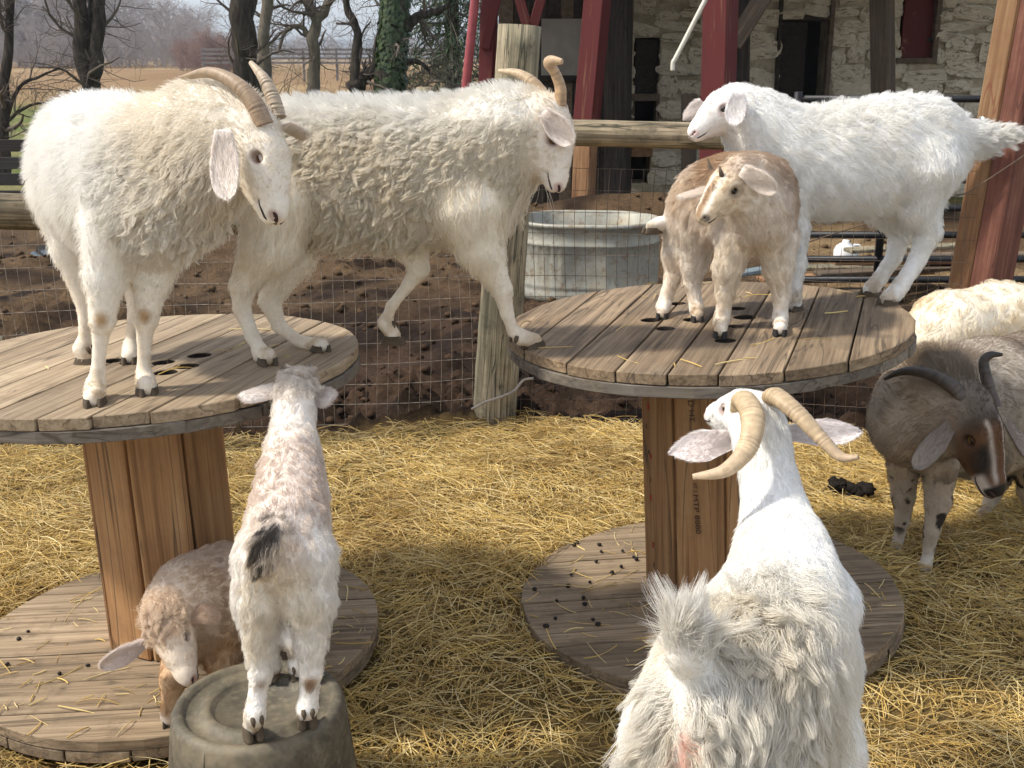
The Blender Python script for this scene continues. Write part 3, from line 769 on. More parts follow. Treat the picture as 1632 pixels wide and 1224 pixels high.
FUR = 1.0
def grow(V, Q, N, flow, ln, cols, dens, count, seed=0, lift=0.35, grav=0.25, clump=0.6, guides=60, wave=0.0, wfreq=2.0, width=0.0006, steps=5, rnd=0.25, lscale=None):
    """strands over a quad surface; returns P (n,k,3), R, cols"""
    r = np.random.default_rng(seed)
    count = int(count * FUR)
    T = np.vstack([Q[:, [0, 1, 2]], Q[:, [0, 2, 3]]])
    A = np.linalg.norm(np.cross(V[T[:, 1]] - V[T[:, 0]], V[T[:, 2]] - V[T[:, 0]]), axis=1) * dens[T].mean(1)
    A = np.maximum(A, 0); A /= A.sum()
    f = r.choice(len(T), count, p=A)
    u, v = r.random(count), r.random(count); m = u + v > 1; u[m], v[m] = 1 - u[m], 1 - v[m]
    B = np.stack([1 - u - v, u, v], 1)
    ip = lambda X: (X[T[f]] * (B[:, :, None] if X.ndim == 2 else B)).sum(1)
    P0, n_, fl, L, C = ip(V), ip(N), ip(flow), ip(ln), ip(cols)
    n_ /= np.linalg.norm(n_, axis=1)[:, None] + 1e-9
    fl = fl - n_ * (fl * n_).sum(1)[:, None]
    fl /= np.linalg.norm(fl, axis=1)[:, None] + 1e-6
    L = L * (0.7 + 0.6 * r.random(count))
    fl2 = fl + rnd * r.normal(size=(count, 3))
    d0 = n_ * lift + fl2 * (1 - lift); d0 /= np.linalg.norm(d0, axis=1)[:, None] + 1e-9
    t = np.linspace(0, 1, steps)
    def curve(P0, d0, L, fl, n_):
        tt = t[None, :, None]
        bend = (fl * 0.35 + np.array([0, 0, -grav]))[:, None, :]
        return P0[:, None, :] + L[:, None, None] * (tt * d0[:, None, :] + 0.5 * tt * tt * bend)
    Pc = curve(P0, d0, L, fl2, n_)
    ng = max(8, count // guides)
    g = r.choice(count, ng, replace=False)
    from mathutils.kdtree import KDTree
    kd = KDTree(ng)
    for i, gi in enumerate(g): kd.insert(P0[gi], i)
    kd.balance()
    own = np.array([kd.find(p)[1] for p in P0])
    gc = curve(P0[g], d0[g], L[g] * 1.05, fl2[g], n_[g])
    if wave > 0:
        side = np.cross(fl[g], n_[g]); side /= np.linalg.norm(side, axis=1)[:, None] + 1e-9
        ph = r.random(ng) * 6.28; fr = wfreq * (0.7 + 0.6 * r.random(ng))
        am = wave * L[g]
        a = fr[:, None] * 6.28 * t[None] + ph[:, None]
        w = am[:, None] * np.minimum(1, t * 2.0)[None]
        gc = gc + (np.sin(a) * w)[:, :, None] * side[:, None, :] + (np.cos(a) * w)[:, :, None] * n_[g][:, None, :] * 0.8
        own_w = (np.sin(a) * w)[own][:, :, None] * side[own][:, None, :] + (np.cos(a) * w)[own][:, :, None] * n_[g][own][:, None, :] * 0.8
        Pc = Pc + own_w
    cl = clump * t ** 0.8
    off = (P0 - P0[g][own])[:, None, :] * (1 - 0.85 * t)[None, :, None]
    # a clump never drags a strand to a far guide
    far = np.linalg.norm(P0 - P0[g][own], axis=1)
    cw = (cl[None] * np.clip(1.5 - far / (np.median(far) * 2.2 + 1e-9), 0, 1)[:, None])[:, :, None]
    tgt = gc[own] + off
    Pc = Pc * (1 - cw) + tgt * cw
    Pc[:, 0] = P0 - n_ * 0.002
    Rr = width * np.array([1.0] + [0.95 - 0.8 * (k / (steps - 1)) ** 1.6 for k in range(1, steps)])
    return Pc, Rr, C

def ear_mesh(base, tip, face, width, parent, mat, col, incol, cup=0.35, droop=0.0, name='ear', root=0.55, point=2.0, fold=0.25):
    """leaf-shaped cupped ear from base to tip, its inside turned towards face"""
    base, tip = np.asarray(base, float), np.asarray(tip, float)
    ax = unit(tip - base); L = np.linalg.norm(tip - base)
    nrm = unit(np.asarray(face, float) - ax * np.dot(face, ax)); sd = np.cross(ax, nrm)
    n, m = 15, 9; th = 0.0028
    V, C, Fc = [], [], []
    for side in (1, -1):
        for i in range(n):
            t = i / (n - 1)
            w = width * 0.5 * ((root + (1 - root) * min(1, t / 0.45)) if t < 0.45 else 1.0) * max(0.0, 1 - max(0, (t - 0.42) / 0.58) ** (1.2 + point)) ** (.5 if point > 1.5 else .8)
            cen = base + ax * L * t + nrm * (droop * L * math.sin(math.pi * t))
            for j in range(m):
                s = -1 + 2 * j / (m - 1)
                cp = cup * (1 - 0.45 * t)
                edge = (1 - abs(s) ** 4) * (1 if 0 < i < n - 1 else 0.2)
                V.append(cen + sd * (w * math.sin(s * (0.9 + cp * 0.5)) / math.sin(0.9 + cp * 0.5)) + nrm * (cp * w * (s * s) * 1.1 + side * th * edge + 0.0022 * math.sin(5 * t + 3 * s) - fold * w * s * math.sin(2.2 * t) * .6))
                sh = 1 - 0.05 * abs(math.sin(9 * s + 3 * t)) * (1 if side > 0 else 0.4)
                base_c = np.array(incol if side > 0 else col)
                C.append(base_c * sh)
    for sI in (0, 1):
        o = sI * n * m
        for i in range(n - 1):
            for j in range(m - 1):
                q = (o + i * m + j, o + i * m + j + 1, o + (i + 1) * m + j + 1, o + (i + 1) * m + j)
                Fc.append(q if sI == 0 else q[::-1])
    o = n * m
    for i in range(n - 1):
        Fc.append((i * m, (i + 1) * m, o + (i + 1) * m, o + i * m)); Fc.append((i * m + m - 1, o + i * m + m - 1, o + (i + 1) * m + m - 1, (i + 1) * m + m - 1))
    for j in range(m - 1):
        Fc.append(((n - 1) * m + j, (n - 1) * m + j + 1, o + (n - 1) * m + j + 1, o + (n - 1) * m + j))
    return mesh(name, V, Fc, mat, parent, True, C)

def horn_mat(name, lo, hi, tipc):
    t = NT(name); at = t.n('ShaderNodeAttribute'); at.attribute_name = 'col'
    v = t.coords(); n = t.noise(v, 60.0, 6, 0.65); n2 = t.noise(v, 12.0, 3)
    c = t.mix(1.0, at.outputs['Color'], t.ramp(n, [(0.3, 0.72), (0.7, 1.12)]), 'MULTIPLY')
    c = t.mix(1.0, c, t.ramp(n2, [(0.3, 0.85), (0.7, 1.05)]), 'MULTIPLY')
    t.principled(c, 0.5, t.bump(n, 0.3, 0.002), spec=0.35)
    return t.m
M_HORN = horn_mat('horn', None, None, None)
def horn(pts, radii, parent, c_base, c_tip, ridges=26, amp=0.05, squash=0.78, ridge_fade=0.75):
    n = 90; P = spline(pts, n); m = len(radii)
    rr = np.interp(np.linspace(0, m - 1, n), range(m), radii)
    t = np.linspace(0, 1, n)
    ph = t * ridges * 2 * math.pi + 1.1 * np.sin(t * 9) + 1.4 * np.sin(t * 23 + ridges) + .8 * np.sin(t * 51)
    saw = (np.sin(ph) + 0.35 * np.sin(2 * ph + 0.6)) * (.65 + .5 * np.sin(t * 31 + 2))
    fade = np.clip((ridge_fade - t) / 0.25, 0, 1)
    rr = rr * (1 + amp * saw * fade)
    V, Fc = tube_data(P, rr, 14, True, 0.0, squash)
    C = []
    for i in range(n):
        c = np.array(c_base) * (1 - t[i]) + np.array(c_tip) * t[i]
        c = c * (1 + 0.22 * saw[i] * fade[i])
        C += [c] * 14
    return mesh('horn', V, Fc, M_HORN, parent, True, np.clip(C, 0, 1))

def hoof_mesh(ankle, toe, width, parent, col, mat):
    """two claws side by side, from ankle (top) to the toe point on the ground"""
    ankle, toe = np.asarray(ankle, float), np.asarray(toe, float)
    f = toe - ankle; f[2] = 0
    f = unit(f) if np.linalg.norm(f) > 1e-4 else np.array([0, -1.0, 0]); s = np.array([-f[1], f[0], 0.0]); up = np.array([0, 0, 1.0])
    V, Fc, C = [], [], []
    hgt = max(0.02, ankle[2] - toe[2])
    for sg in (-1, 1):
        o = len(V); K = 10
        rings = [(0.0, 0.50, 0.62), (0.35, 0.56, 0.75), (0.8, 0.62, 0.92), (0.97, 0.62, 0.95), (1.0, 0.55, 0.88)]
        for (t, wf, lf) in rings:
            # centre moves from the ankle to mid sole
            cen = ankle * (1 - t) + (toe - f * width * 0.75) * t
            cen[2] = ankle[2] - hgt * t
            cen = cen + s * sg * width * 0.26
            for k in range(K):
                a = 2 * math.pi * k / K
                fx = math.cos(a); fy = math.sin(a)
                ln_ = width * lf * (0.62 if fx < 0 else 0.85)
                V.append(cen + f * fx * ln_ + s * fy * width * 0.25 * (wf / 0.6) * (1 - 0.35 * max(0, fx)))
                C.append(np.array(col) * (0.75 + 0.5 * t))
        for i in range(len(rings) - 1):
            for k in range(K):
                Fc.append((o + i * K + k, o + i * K + (k + 1) % K, o + (i + 1) * K + (k + 1) % K, o + (i + 1) * K + k))
        Fc.append(tuple(o + k for k in range(K - 1, -1, -1))); Fc.append(tuple(o + (len(rings) - 1) * K + k for k in range(K)))
    return mesh('hoof', V, Fc, mat, parent, True, C)

def eye_mesh(c, out, fwd, up, r, parent, iris, lid_col=(.6, .5, .42), lid=.3):
    """eyeball with a level slit pupil, looking along out"""
    out = unit(out); fwd = unit(fwd - out * np.dot(fwd, out)); up_ = np.cross(out, fwd); up = up_ if np.dot(up_, up) > 0 else -up_
    V, Fc, C = [], [], []
    nu, nv = 20, 14
    for i in range(nv + 1):
        th = math.pi * i / nv
        for j in range(nu):
            ph = 2 * math.pi * j / nu
            d = (math.cos(th), math.sin(th) * math.cos(ph), math.sin(th) * math.sin(ph))
            V.append(c + r * (d[0] * out + d[1] * fwd + d[2] * up))
            x, y = d[1], d[2]
            if d[0] > 0 and abs(y) < 0.24 and abs(x) < 0.62: C.append((0.006, 0.005, 0.005))
            elif d[0] > 0 and math.hypot(x, y) < 0.86: C.append(iris)
            else: C.append((0.05, 0.025, 0.02))
    for i in range(nv):
        for j in range(nu):
            Fc.append((i * nu + j, i * nu + (j + 1) % nu, (i + 1) * nu + (j + 1) % nu, (i + 1) * nu + j))
    ey = mesh('eye', V, Fc, M_EYE, parent, True, C)
    # lids: upper and lower shells leave an almond opening
    for sgn, y0 in ((1, lid), (-1, .62)):
        V, Fc, C = [], [], []; na, nb = 14, 6
        for j in range(nb + 1):
            for i in range(na + 1):
                a = -1.35 + 2.7 * i / na                          # along the lid, front to back
                e0 = math.asin(max(-.98, min(.98, y0 * math.cos(a) if y0 > 0 else y0)))
                el = e0 + (1.45 - e0) * j / nb
                d = (math.cos(el) * math.cos(a), math.cos(el) * math.sin(a), sgn * math.sin(el))
                rr_ = r * (1.13 if j else 1.04)
                V.append(c + rr_ * (d[0] * out + d[1] * fwd + d[2] * up))
                C.append(np.array(lid_col) * (.3 if j == 0 else .85 if j == 1 else 1.0))
        for j in range(nb):
            for i in range(na):
                q = (j * (na + 1) + i, j * (na + 1) + i + 1, (j + 1) * (na + 1) + i + 1, (j + 1) * (na + 1) + i); Fc.append(q if sgn < 0 else q[::-1])
        mesh('eyelid', V, Fc, M_SKIN, ey, True, C)
    return ey
_t = NT('eye_wet'); _a = _t.n('ShaderNodeAttribute'); _a.attribute_name = 'col'; _t.principled(_a.outputs['Color'], 0.08, spec=0.6)
M_EYE = _t.m

def add_head(g, poll, nose, up, size=1.0, muzzle=1.0, ln=0.012):
    """skull, muzzle and jaw from poll to nose tip; returns the head frame"""
    poll, nose = np.asarray(poll, float), np.asarray(nose, float)
    f = unit(nose - poll); L = np.linalg.norm(nose - poll)
    u = unit(np.asarray(up, float) - f * np.dot(up, f)); s = np.cross(u, f)           # s = animal's left
    H = lambda x, y, z: poll + L * (x * f + y * s + z * u)
    q = L * size
    R = lambda a, b, ra, rb, k=0.03, fl=None, l_=ln, flat=None: g.rc(H(*a), H(*b), ra * q, rb * q, k * q * 5, 'head', (-f + 0.25 * u) if fl is None else fl, l_, flat)
    R((0.10, 0, -0.02), (0.36, 0, 0.0), 0.19, 0.185, l_=ln * 1.5)
    R((0.36, 0, 0.0), (0.62, 0, -0.03), 0.165, 0.128)
    R((0.62, 0, -0.04), (0.88, 0, -0.078), 0.124 * muzzle, 0.094 * muzzle)
    R((0.20, 0, -0.17), (0.62, 0, -0.17), 0.115, 0.085)
    R((0.62, 0, -0.17), (0.87, 0, -0.165), 0.08 * muzzle, 0.055 * muzzle, 0.02)
    for sg in (-1, 1):
        R((0.24, sg * 0.085, -0.11), (0.44, sg * 0.07, -0.12), 0.105, 0.085, 0.03)
        R((0.30, sg * 0.115, 0.075), (0.44, sg * 0.118, 0.055), 0.052, 0.045, 0.02)
        R((0.86, sg * 0.034, -0.045), (0.945, sg * 0.034, -0.070), 0.066 * muzzle, 0.054 * muzzle, 0.016, l_=0.003)
        R((0.50, sg * 0.050, -0.045), (0.80, sg * 0.034, -0.075), 0.078, 0.064 * muzzle, 0.02)
        R((0.82, sg * 0.036, -0.12), (0.935, sg * 0.026, -0.128), 0.056 * muzzle, 0.050 * muzzle, 0.014, l_=0.003)
        g.sub(H(0.415, sg * 0.20, 0.02), H(0.425, sg * 0.20, 0.02), 0.042 * q, 0.042 * q, 0.014)
        g.sub(H(1.0, sg * 0.036, -0.078), H(0.965, sg * 0.094, -0.040), 0.016 * q, 0.012 * q, 0.006)
        g.sub(H(1.0, sg * 0.0, -0.128), H(0.78, sg * 0.125, -0.140), 0.011 * q, 0.010 * q, 0.010)
    g.head = dict(f=f, s=s, u=u, poll=poll, L=L, H=H, q=q)
    return g.head
def head_uv(g, V):
    hd = g.head; D = (V - hd['poll']) / hd['L']
    return D @ hd['f'], D @ hd['s'], D @ hd['u']


def finish_goat(name, label, g, base, colour, coat, hoofs, hair=0.5, *, ears=(), horns=(), eyes=True, iris=(0.35, 0.2, 0.06), eye_pink=(0.45, 0.22, 0.18), nose_col=(0.5, 0.3, 0.26), eye_r=0.064, group=None, hoof_col=(0.10, 0.075, 0.05), lid_col=(.66, .55, .46), lid=.3, stain=.7):
    root = empty(name, base); tag(root, label, 'goat', group)
    hoofs = [(np.asarray(a_, float), np.asarray(t_, float), w_) for a_, t_, w_ in hoofs]
    lo_ = []; claws = []; base_ = np.asarray(base, float)
    for a_, t_, w_ in hoofs:            # the pastern runs on into the hoof
        f_ = t_ - a_; f_[2] = 0; f_ = unit(f_) if np.linalg.norm(f_) > 1e-4 else np.array([0, -1., 0])
        m_ = t_ - f_ * w_ * .62; m_ = m_ + np.array([0, 0, max(.018, .42 * (a_[2] - t_[2]))])
        g.rc(a_, m_, w_ * .40, w_ * .44, .02, 'leg', (0, 0, -1.0), .012); lo_.append((m_, t_, w_))
        s_ = np.array([-f_[1], f_[0], 0])
        for sg in (-1, 1):              # dewclaws behind the pastern
            c_ = a_ - f_ * w_ * .42 + s_ * sg * w_ * .2 - base_
            claws.append(tube_data(np.array([c_ + np.array([0, 0, .008]), c_ - f_ * .004, c_ - f_ * .007 + np.array([0, 0, -.012])]), [w_ * .10, w_ * .13, w_ * .05], 6))
    hoofs = lo_
    g.build(); g.ln = g.ln * hair
    V = g.V - np.asarray(base)
    cols = colour(g, g.V, g.N)
    if 'leg' in g.tw:                   # dirt splashed up the feet
        for a_, t_, w_ in hoofs:
            dd = np.linalg.norm(g.V - t_, axis=1)
            cols = lerp(cols, cols * np.array([.66, .56, .44]), g.tw['leg'] * sstep(.17, .03, dd) * sstep(-.35, .5, fbm(g.V, 26, 3, 7)) * .85)
    cols = lerp(cols, cols * np.array([.93, .88, .78]), stain * sstep(.1, .6, fbm(g.V, 5.5, 3, 15)))
    if hasattr(g, 'head'):
        hx, hy, hz = head_uv(g, g.V); hw = g.tw['head']
        size_ = g.head['q'] / g.head['L']
        er = np.sqrt(((hx - 0.42) / 1.25) ** 2 + (hz - 0.02) ** 2)
        cols = lerp(cols, np.array(eye_pink), hw * .45 * (1 - sstep(eye_r * size_ * 1.05, eye_r * size_ * 1.4, er)) * (np.abs(hy) > 0.08))
        cols = lerp(cols, np.array(eye_pink) * 0.25, hw * .5 * (1 - sstep(eye_r * size_ * .9, eye_r * size_ * 1.1, er)) * (np.abs(hy) > 0.08))
        nr = np.sqrt((hx - 0.975) ** 2 + (hz + 0.06) ** 2)
        cols = lerp(cols, np.array(nose_col), .85 * hw * (1 - sstep(0.03, 0.075, nr)))
        for sg in (-1, 1):
            nn = np.sqrt((hx - 0.97) ** 2 + (hy - sg * 0.052) ** 2 + (hz + 0.052) ** 2)
            cols = lerp(cols, np.array([0.03, 0.018, 0.016]), hw * (1 - sstep(0.014, 0.03, nn)))
    me = bpy.data.meshes.new('body')
    me.vertices.add(len(V)); me.vertices.foreach_set('co', V.astype(np.float32).ravel())
    Q = g.Q
    me.loops.add(len(Q) * 4); me.loops.foreach_set('vertex_index', Q.astype(np.int32).ravel())
    me.polygons.add(len(Q)); me.polygons.foreach_set('loop_start', np.arange(0, len(Q) * 4, 4, dtype=np.int32))
    try: me.polygons.foreach_set('loop_total', np.full(len(Q), 4, np.int32))
    except Exception: pass
    me.update(calc_edges=True); me.validate()
    me.polygons.foreach_set('use_smooth', [True] * len(me.polygons))
    a = me.color_attributes.new('col', 'FLOAT_COLOR', 'POINT')
    c4 = np.ones((len(V), 4), np.float32); c4[:, :3] = cols; a.data.foreach_set('color', c4.ravel())
    body = link('body', me, root, M_SKIN)
    b_ = np.asarray(base)
    for (ankle, toe, w) in hoofs:
        hoof_mesh(np.asarray(ankle) - b_, np.asarray(toe) - b_, w, root, hoof_col, M_SKIN)
    ear_objs = []
    for v_, f_ in claws: mesh('dewclaw', v_, f_, M_SKIN, root, True, np.tile(hoof_col, (len(v_), 1)))
    for e in ears:
        e = dict(e); e['base'] = np.asarray(e['base']) - b_; e['tip'] = np.asarray(e['tip']) - b_
        eo = ear_mesh(parent=root, mat=M_SKIN, **e); ear_objs.append((eo, e))
    for hsp in horns:
        hsp = dict(hsp); hsp['pts'] = np.asarray(hsp['pts']) - b_
        horn(parent=root, **hsp)
    if eyes and hasattr(g, 'head'):
        hd = g.head
        for sg in (-1, 1):
            c = hd['H'](0.42, sg * 0.140, 0.018) - b_
            eye_mesh(c, sg * hd['s'] + 0.25 * hd['f'] + 0.1 * hd['u'], hd['f'], hd['u'], eye_r * hd['q'], root, iris, lid_col, lid)
        # mouth and nostrils drawn on the skin as thin creases
        from mathutils.bvhtree import BVHTree
        hq = Q[(hw[Q].mean(1) > .5) & (hx[Q].mean(1) > .55)]
        bv = BVHTree.FromPolygons([tuple(v_) for v_ in V], [tuple(q_) for q_ in hq.tolist()])
        def on_skin(pts, off):
            out_ = []
            for p_ in pts:
                lo2, nn2, _i, _d = bv.find_nearest(Vector(p_ - b_))
                if lo2 is not None: out_.append(np.array(lo2) + off * np.array(nn2))
            return np.array(out_)
        rl = .0027 * hd['L'] / .2
        for sg in (-1, 1):
            mp_ = on_skin([hd['H'](x_, sg * y_, z_) for x_, y_, z_ in ((1.03, .0, -.122), (1.0, .04, -.124), (.955, .085, -.130), (.90, .11, -.136), (.84, .13, -.138), (.785, .14, -.128))], rl * .15)
            mesh('mouth_crease', *tube_data(spline(mp_, 16), np.linspace(1.0, .55, 16) * rl, 6), M_CREASE, body, True)
            np_ = on_skin([hd['H'](x_, sg * y_, z_) for x_, y_, z_ in ((1.03, .030, -.084), (1.0, .055, -.066), (.975, .085, -.050), (.95, .105, -.046))], -rl * .1)
            mesh('nostril', *tube_data(spline(np_, 10), np.array([.9, 1.3, 1.7, 1.9, 1.9, 1.8, 1.6, 1.3, 1.0, .6]) * rl, 6), M_CREASE, body, True)
    # coat: one or more layers of strands
    Ps, Rs, Cs = [], [], []
    for i, c in enumerate(coat):
        c = dict(c); cnt = c.pop('count'); dn = c.pop('dens', None); lm = c.pop('ln', None); fm = c.pop('flow', None)
        dens = np.ones(len(V)) if dn is None else dn(g)
        if hasattr(g, 'head'):      # bare round the eyes, the nose and the lips
            dens = dens * (1 - hw * (1 - sstep(eye_r * size_ * 1.2, eye_r * size_ * 1.7, er)) * (np.abs(hy) > 0.08)) * (1 - hw * sstep(0.86, 0.93, hx))
        ln = g.ln if lm is None else lm(g)
        fl = g.flow if fm is None else fm(g)
        P, R, C = grow(V, Q, g.N, fl, ln, cols, dens, cnt, seed=i + len(name) * 7, **c)
        Ps.append(P); Rs.append(np.broadcast_to(R, P.shape[:2])); Cs.append(C)
    for eo, e in ear_objs:           # short fuzz over the ears
        me_ = eo.data; nv = len(me_.vertices); ev = np.empty(nv * 3, np.float32); me_.vertices.foreach_get('co', ev); ev = ev.reshape(-1, 3).astype(float)
        en = np.empty(nv * 3, np.float32); me_.vertices.foreach_get('normal', en); en = en.reshape(-1, 3).astype(float)
        eq = np.array([p.vertices[:] for p in me_.polygons if len(p.vertices) == 4])
        ec = np.empty(nv * 4, np.float32); me_.color_attributes['col'].data.foreach_get('color', ec); ec = ec.reshape(-1, 4)[:, :3].astype(float)
        ax_ = unit(e['tip'] - e['base']); tt_ = np.clip(((ev - e['base']) @ ax_) / np.linalg.norm(e['tip'] - e['base']), 0, 1)
        el = .009 * (1.6 - tt_)
        P, R, C = grow(ev, eq, en, np.tile(ax_, (nv, 1)), el, ec, 1.15 - tt_ * .5, 3200, seed=5, lift=.16, grav=.1, clump=.1, guides=30, width=.0004, rnd=.2, steps=Ps[0].shape[1] if Ps else 6)
        Ps.append(P); Rs.append(np.broadcast_to(R, P.shape[:2])); Cs.append(C)
    if Ps:
        k = max(p.shape[1] for p in Ps)
        assert all(p.shape[1] == k for p in Ps)
        curves_obj('coat', np.vstack(Ps), np.vstack(Rs), np.vstack(Cs), M_COAT, body)
    return root
# ------------------------------------------------------------------ straw over the pen
t = NT('straw'); at = t.n('ShaderNodeAttribute'); at.attribute_name = 'col'
hi_ = t.n('ShaderNodeHairInfo')
c = t.mix(1.0, at.outputs['Color'], t.ramp(hi_.outputs['Intercept'], [(0.0, .85), (.5, 1.05), (1.0, .9)]), 'MULTIPLY')
t.principled(c, .5, spec=.35); M_STRAW = t.m
def straw_strands(P, ang, L, pitch, seed, rad=.00105, on=None):
    """P (n,3) middles; returns strands of 4 points lying along ang"""
    r = np.random.default_rng(seed); n = len(P)
    d = np.stack([np.cos(ang) * np.cos(pitch), np.sin(ang) * np.cos(pitch), np.sin(pitch)], -1)
    s = np.stack([-np.sin(ang), np.cos(ang), np.zeros(n)], -1)
    k = (r.random(n) - .5) * .14 * L; kz = (r.random(n) - .35) * .16 * L
    ts = np.array([-.5, -.17, .17, .5])
    Q = P[:, None] + ts[None, :, None] * L[:, None, None] * d[:, None] + (1 - 4 * ts ** 2)[None, :, None] * (k[:, None] * s)[:, None] + (1 - 4 * ts ** 2)[None, :, None] * np.array([0, 0, 1.0]) * kz[:, None, None]
    R = rad * (.6 + .9 * r.random(n))[:, None] * np.array([1.0, 1.0, .95, .8])[None]
    pal = np.array([(.62, .42, .13), (.72, .54, .21), (.52, .34, .095), (.80, .64, .32), (.36, .235, .08), (.60, .43, .16), (.66, .46, .13), (.74, .57, .25)])
    c = pal[r.integers(0, len(pal), n)] * (.75 + .4 * r.random(n))[:, None]
    return Q, R, c
r = np.random.default_rng(77); n = 210000
sy = .9 + 4.6 * r.random(n) ** .85; sx = -2.9 + 6.2 * r.random(n)
P2 = np.stack([sx, sy], -1)
keep = (np.abs(sx) < sy * .52 + .75) & (r.random(n) > yard_mask(sx, sy + .07) * 1.02)
pile = sstep(-.55, .35, fbm(P2, 1.1, 3, 61))
keep &= r.random(n) < .42 + .58 * pile
for sp in (SL, SM):        # none inside the feet of the spools
    keep &= np.hypot(sx - sp.c0[0], sy - sp.c0[1]) > sp.R - .01
keep &= np.hypot(sx - tc_[0], sy - tc_[1]) > .24
sx, sy, P2, pile = sx[keep], sy[keep], P2[keep], pile[keep]; n = len(sx)
sz = ground_z(sx, sy) + .004 + (.05 * pile + .012) * r.random(n) ** 1.3
ang = r.random(n) * 6.283; coh = fbm(P2, 2.2, 2, 71) * 3.0; ang = np.where(r.random(n) < .45, coh + .5 * r.normal(size=n), ang)
L = .02 + .20 * r.random(n) ** 1.9
pit = r.normal(size=n) * .17
sz = np.maximum(sz, np.abs(np.sin(pit)) * L * .5 + ground_z(sx, sy) - .002)
Q, R, c = straw_strands(np.stack([sx, sy, sz], -1), ang, L, pit, 9)
old = sstep(.2, .6, fbm(P2, 2.6, 3, 81)); c = lerp(c, c * np.array([.66, .60, .52]), old * .65)
tag(curves_obj('straw', Q, R, c, M_STRAW), 'golden straw strewn thick over the floor of the pen', 'straw', kind='stuff')
# wisps on the decks and feet of the spools
def wisps(sp, top, n, seed, lo=.0, hi=.6):
    r = np.random.default_rng(seed); a = r.random(n) * 6.283; q = sp.R * np.sqrt(lo + (hi / .6 - lo) * r.random(n)) * .98
    cen = sp.c1 if top else sp.c0
    P = cen + np.outer(q * np.cos(a), sp.e1) + np.outer(q * np.sin(a), sp.e2) + sp.ax * .004
    if not top: k = q > .21; P = P[k]
    return straw_strands(P, r.random(len(P)) * 6.283, .03 + .12 * r.random(len(P)) ** 1.8, r.normal(size=len(P)) * .015, seed + 1, .0013)
for sp, top, n_, nm, lb in ((SL, False, 150, 'straw_wisps', 'wisps of straw on the foot of the first spool'), (SM, False, 120, 'straw_wisps', 'wisps of straw on the foot of the second spool'), (SM, True, 22, 'straw_wisps', 'few straws on the deck of the grey spool'), (SL, True, 10, 'straw_wisps', 'few straws on the deck of the pale spool')):
    Q, R, c = wisps(sp, top, n_, int(100 * sp.c0[1]) + top)
    tag(curves_obj(nm, Q, R, c, M_STRAW), lb, 'straw', kind='stuff')
# droppings
M_DUNG = plain_mat('droppings', (.022, .016, .012), .6, 0, .4, 60, .3)
def pellets(name, P, R, label, seed):
    V, Fc = [], []
    rr = np.random.default_rng(seed)
    for p, r_ in zip(P, R):
        o = len(V); a = rr.random() * 6.28; e = 1 + .5 * rr.random()
        for i in range(5):
            th = math.pi * (i + .001) / 4.002
            for k in range(7):
                ph = 2 * math.pi * k / 7; x, y_, z = e * math.sin(th) * math.cos(ph), math.sin(th) * math.sin(ph), math.cos(th)
                V.append((p[0] + r_ * (x * math.cos(a) - y_ * math.sin(a)), p[1] + r_ * (x * math.sin(a) + y_ * math.cos(a)), p[2] + r_ * z * .9))
        for i in range(4):
            for k in range(7): Fc.append((o + i * 7 + k, o + (i + 1) * 7 + k, o + (i + 1) * 7 + (k + 1) % 7, o + i * 7 + (k + 1) % 7))
    tag(mesh(name, V, Fc, M_DUNG, None, True), label, 'droppings', kind='stuff')
dp = [(852, 941), (887, 960), (905, 936), (910, 918), (950, 897), (1010, 890), (955, 870), (992, 880), (930, 955), (990, 905), (870, 1000), (885, 988), (945, 990), (932, 965), (953, 997), (940, 930), (975, 915), (1014, 893), (958, 881), (920, 866), (905, 862), (915, 870)]
rr = np.random.default_rng(4)
P = [SM.hit(x, y_, False) + np.array([0, 0, .006]) for x, y_ in dp]
pellets('droppings', P, [.0048 + .003 * rr.random() for _ in dp], 'dark droppings scattered on the foot of the second spool', 3)
P = [SL.hit(x, y_, False) + np.array([0, 0, .004]) for x, y_ in ((30, 1020), (45, 1008), (12, 1060), (95, 1075), (140, 1062), (230, 1010))]
pellets('droppings', P, [.007, .005, .006, .006, .005, .005], 'few dark droppings on the foot of the first spool', 5)
P = [G(1322 + 22 * rr.random(), 790 + 12 * rr.random()) + np.array([0, 0, .05 + .02 * rr.random()]) for _ in range(22)] + [G(1350 + 34 * rr.random(), 797 + 12 * rr.random()) + np.array([0, 0, .045 + .025 * rr.random()]) for _ in range(34)]
tag(lumps('dung_pile', np.array(P), .012 + .014 * rr.random(len(P)), np.tile([.018, .014, .011], (len(P), 1)), M_ATTR, .8, 6), 'heap of black dung on the straw beside the brown goat', 'dung', kind='stuff')

# ------------------------------------------------------------------ stone barn
t = NT('barn_stone'); oi = t.n('ShaderNodeObjectInfo'); v = t.coords(kind='Object')
off = t.n('ShaderNodeVectorMath', operation='SCALE'); off.inputs[0].default_value = (31, 17, 11); t.l(oi.outputs['Random'], off.inputs['Scale'])
ad = t.n('ShaderNodeVectorMath', operation='ADD'); t.l(v, ad.inputs[0]); t.l(off.outputs[0], ad.inputs[1])
n1 = t.noise(ad.outputs[0], 6, 8, .7); n2 = t.noise(ad.outputs[0], 3.2, 6, .75, 1.2)
c = t.ramp(n1, [(.3, (.11, .085, .052)), (.5, (.22, .175, .112)), (.72, (.34, .285, .20))])
c = t.mix(t.ramp(oi.outputs['Random'], [(0, 0.0), (1, .6)]), c, (.21, .20, .175))
wash = t.ramp(n2, [(.39, 0.0), (.47, 1.0)])
c = t.mix(t.math('MULTIPLY', wash, .85), c, t.ramp(n1, [(.3, (.50, .43, .31)), (.7, (.74, .67, .53))]))
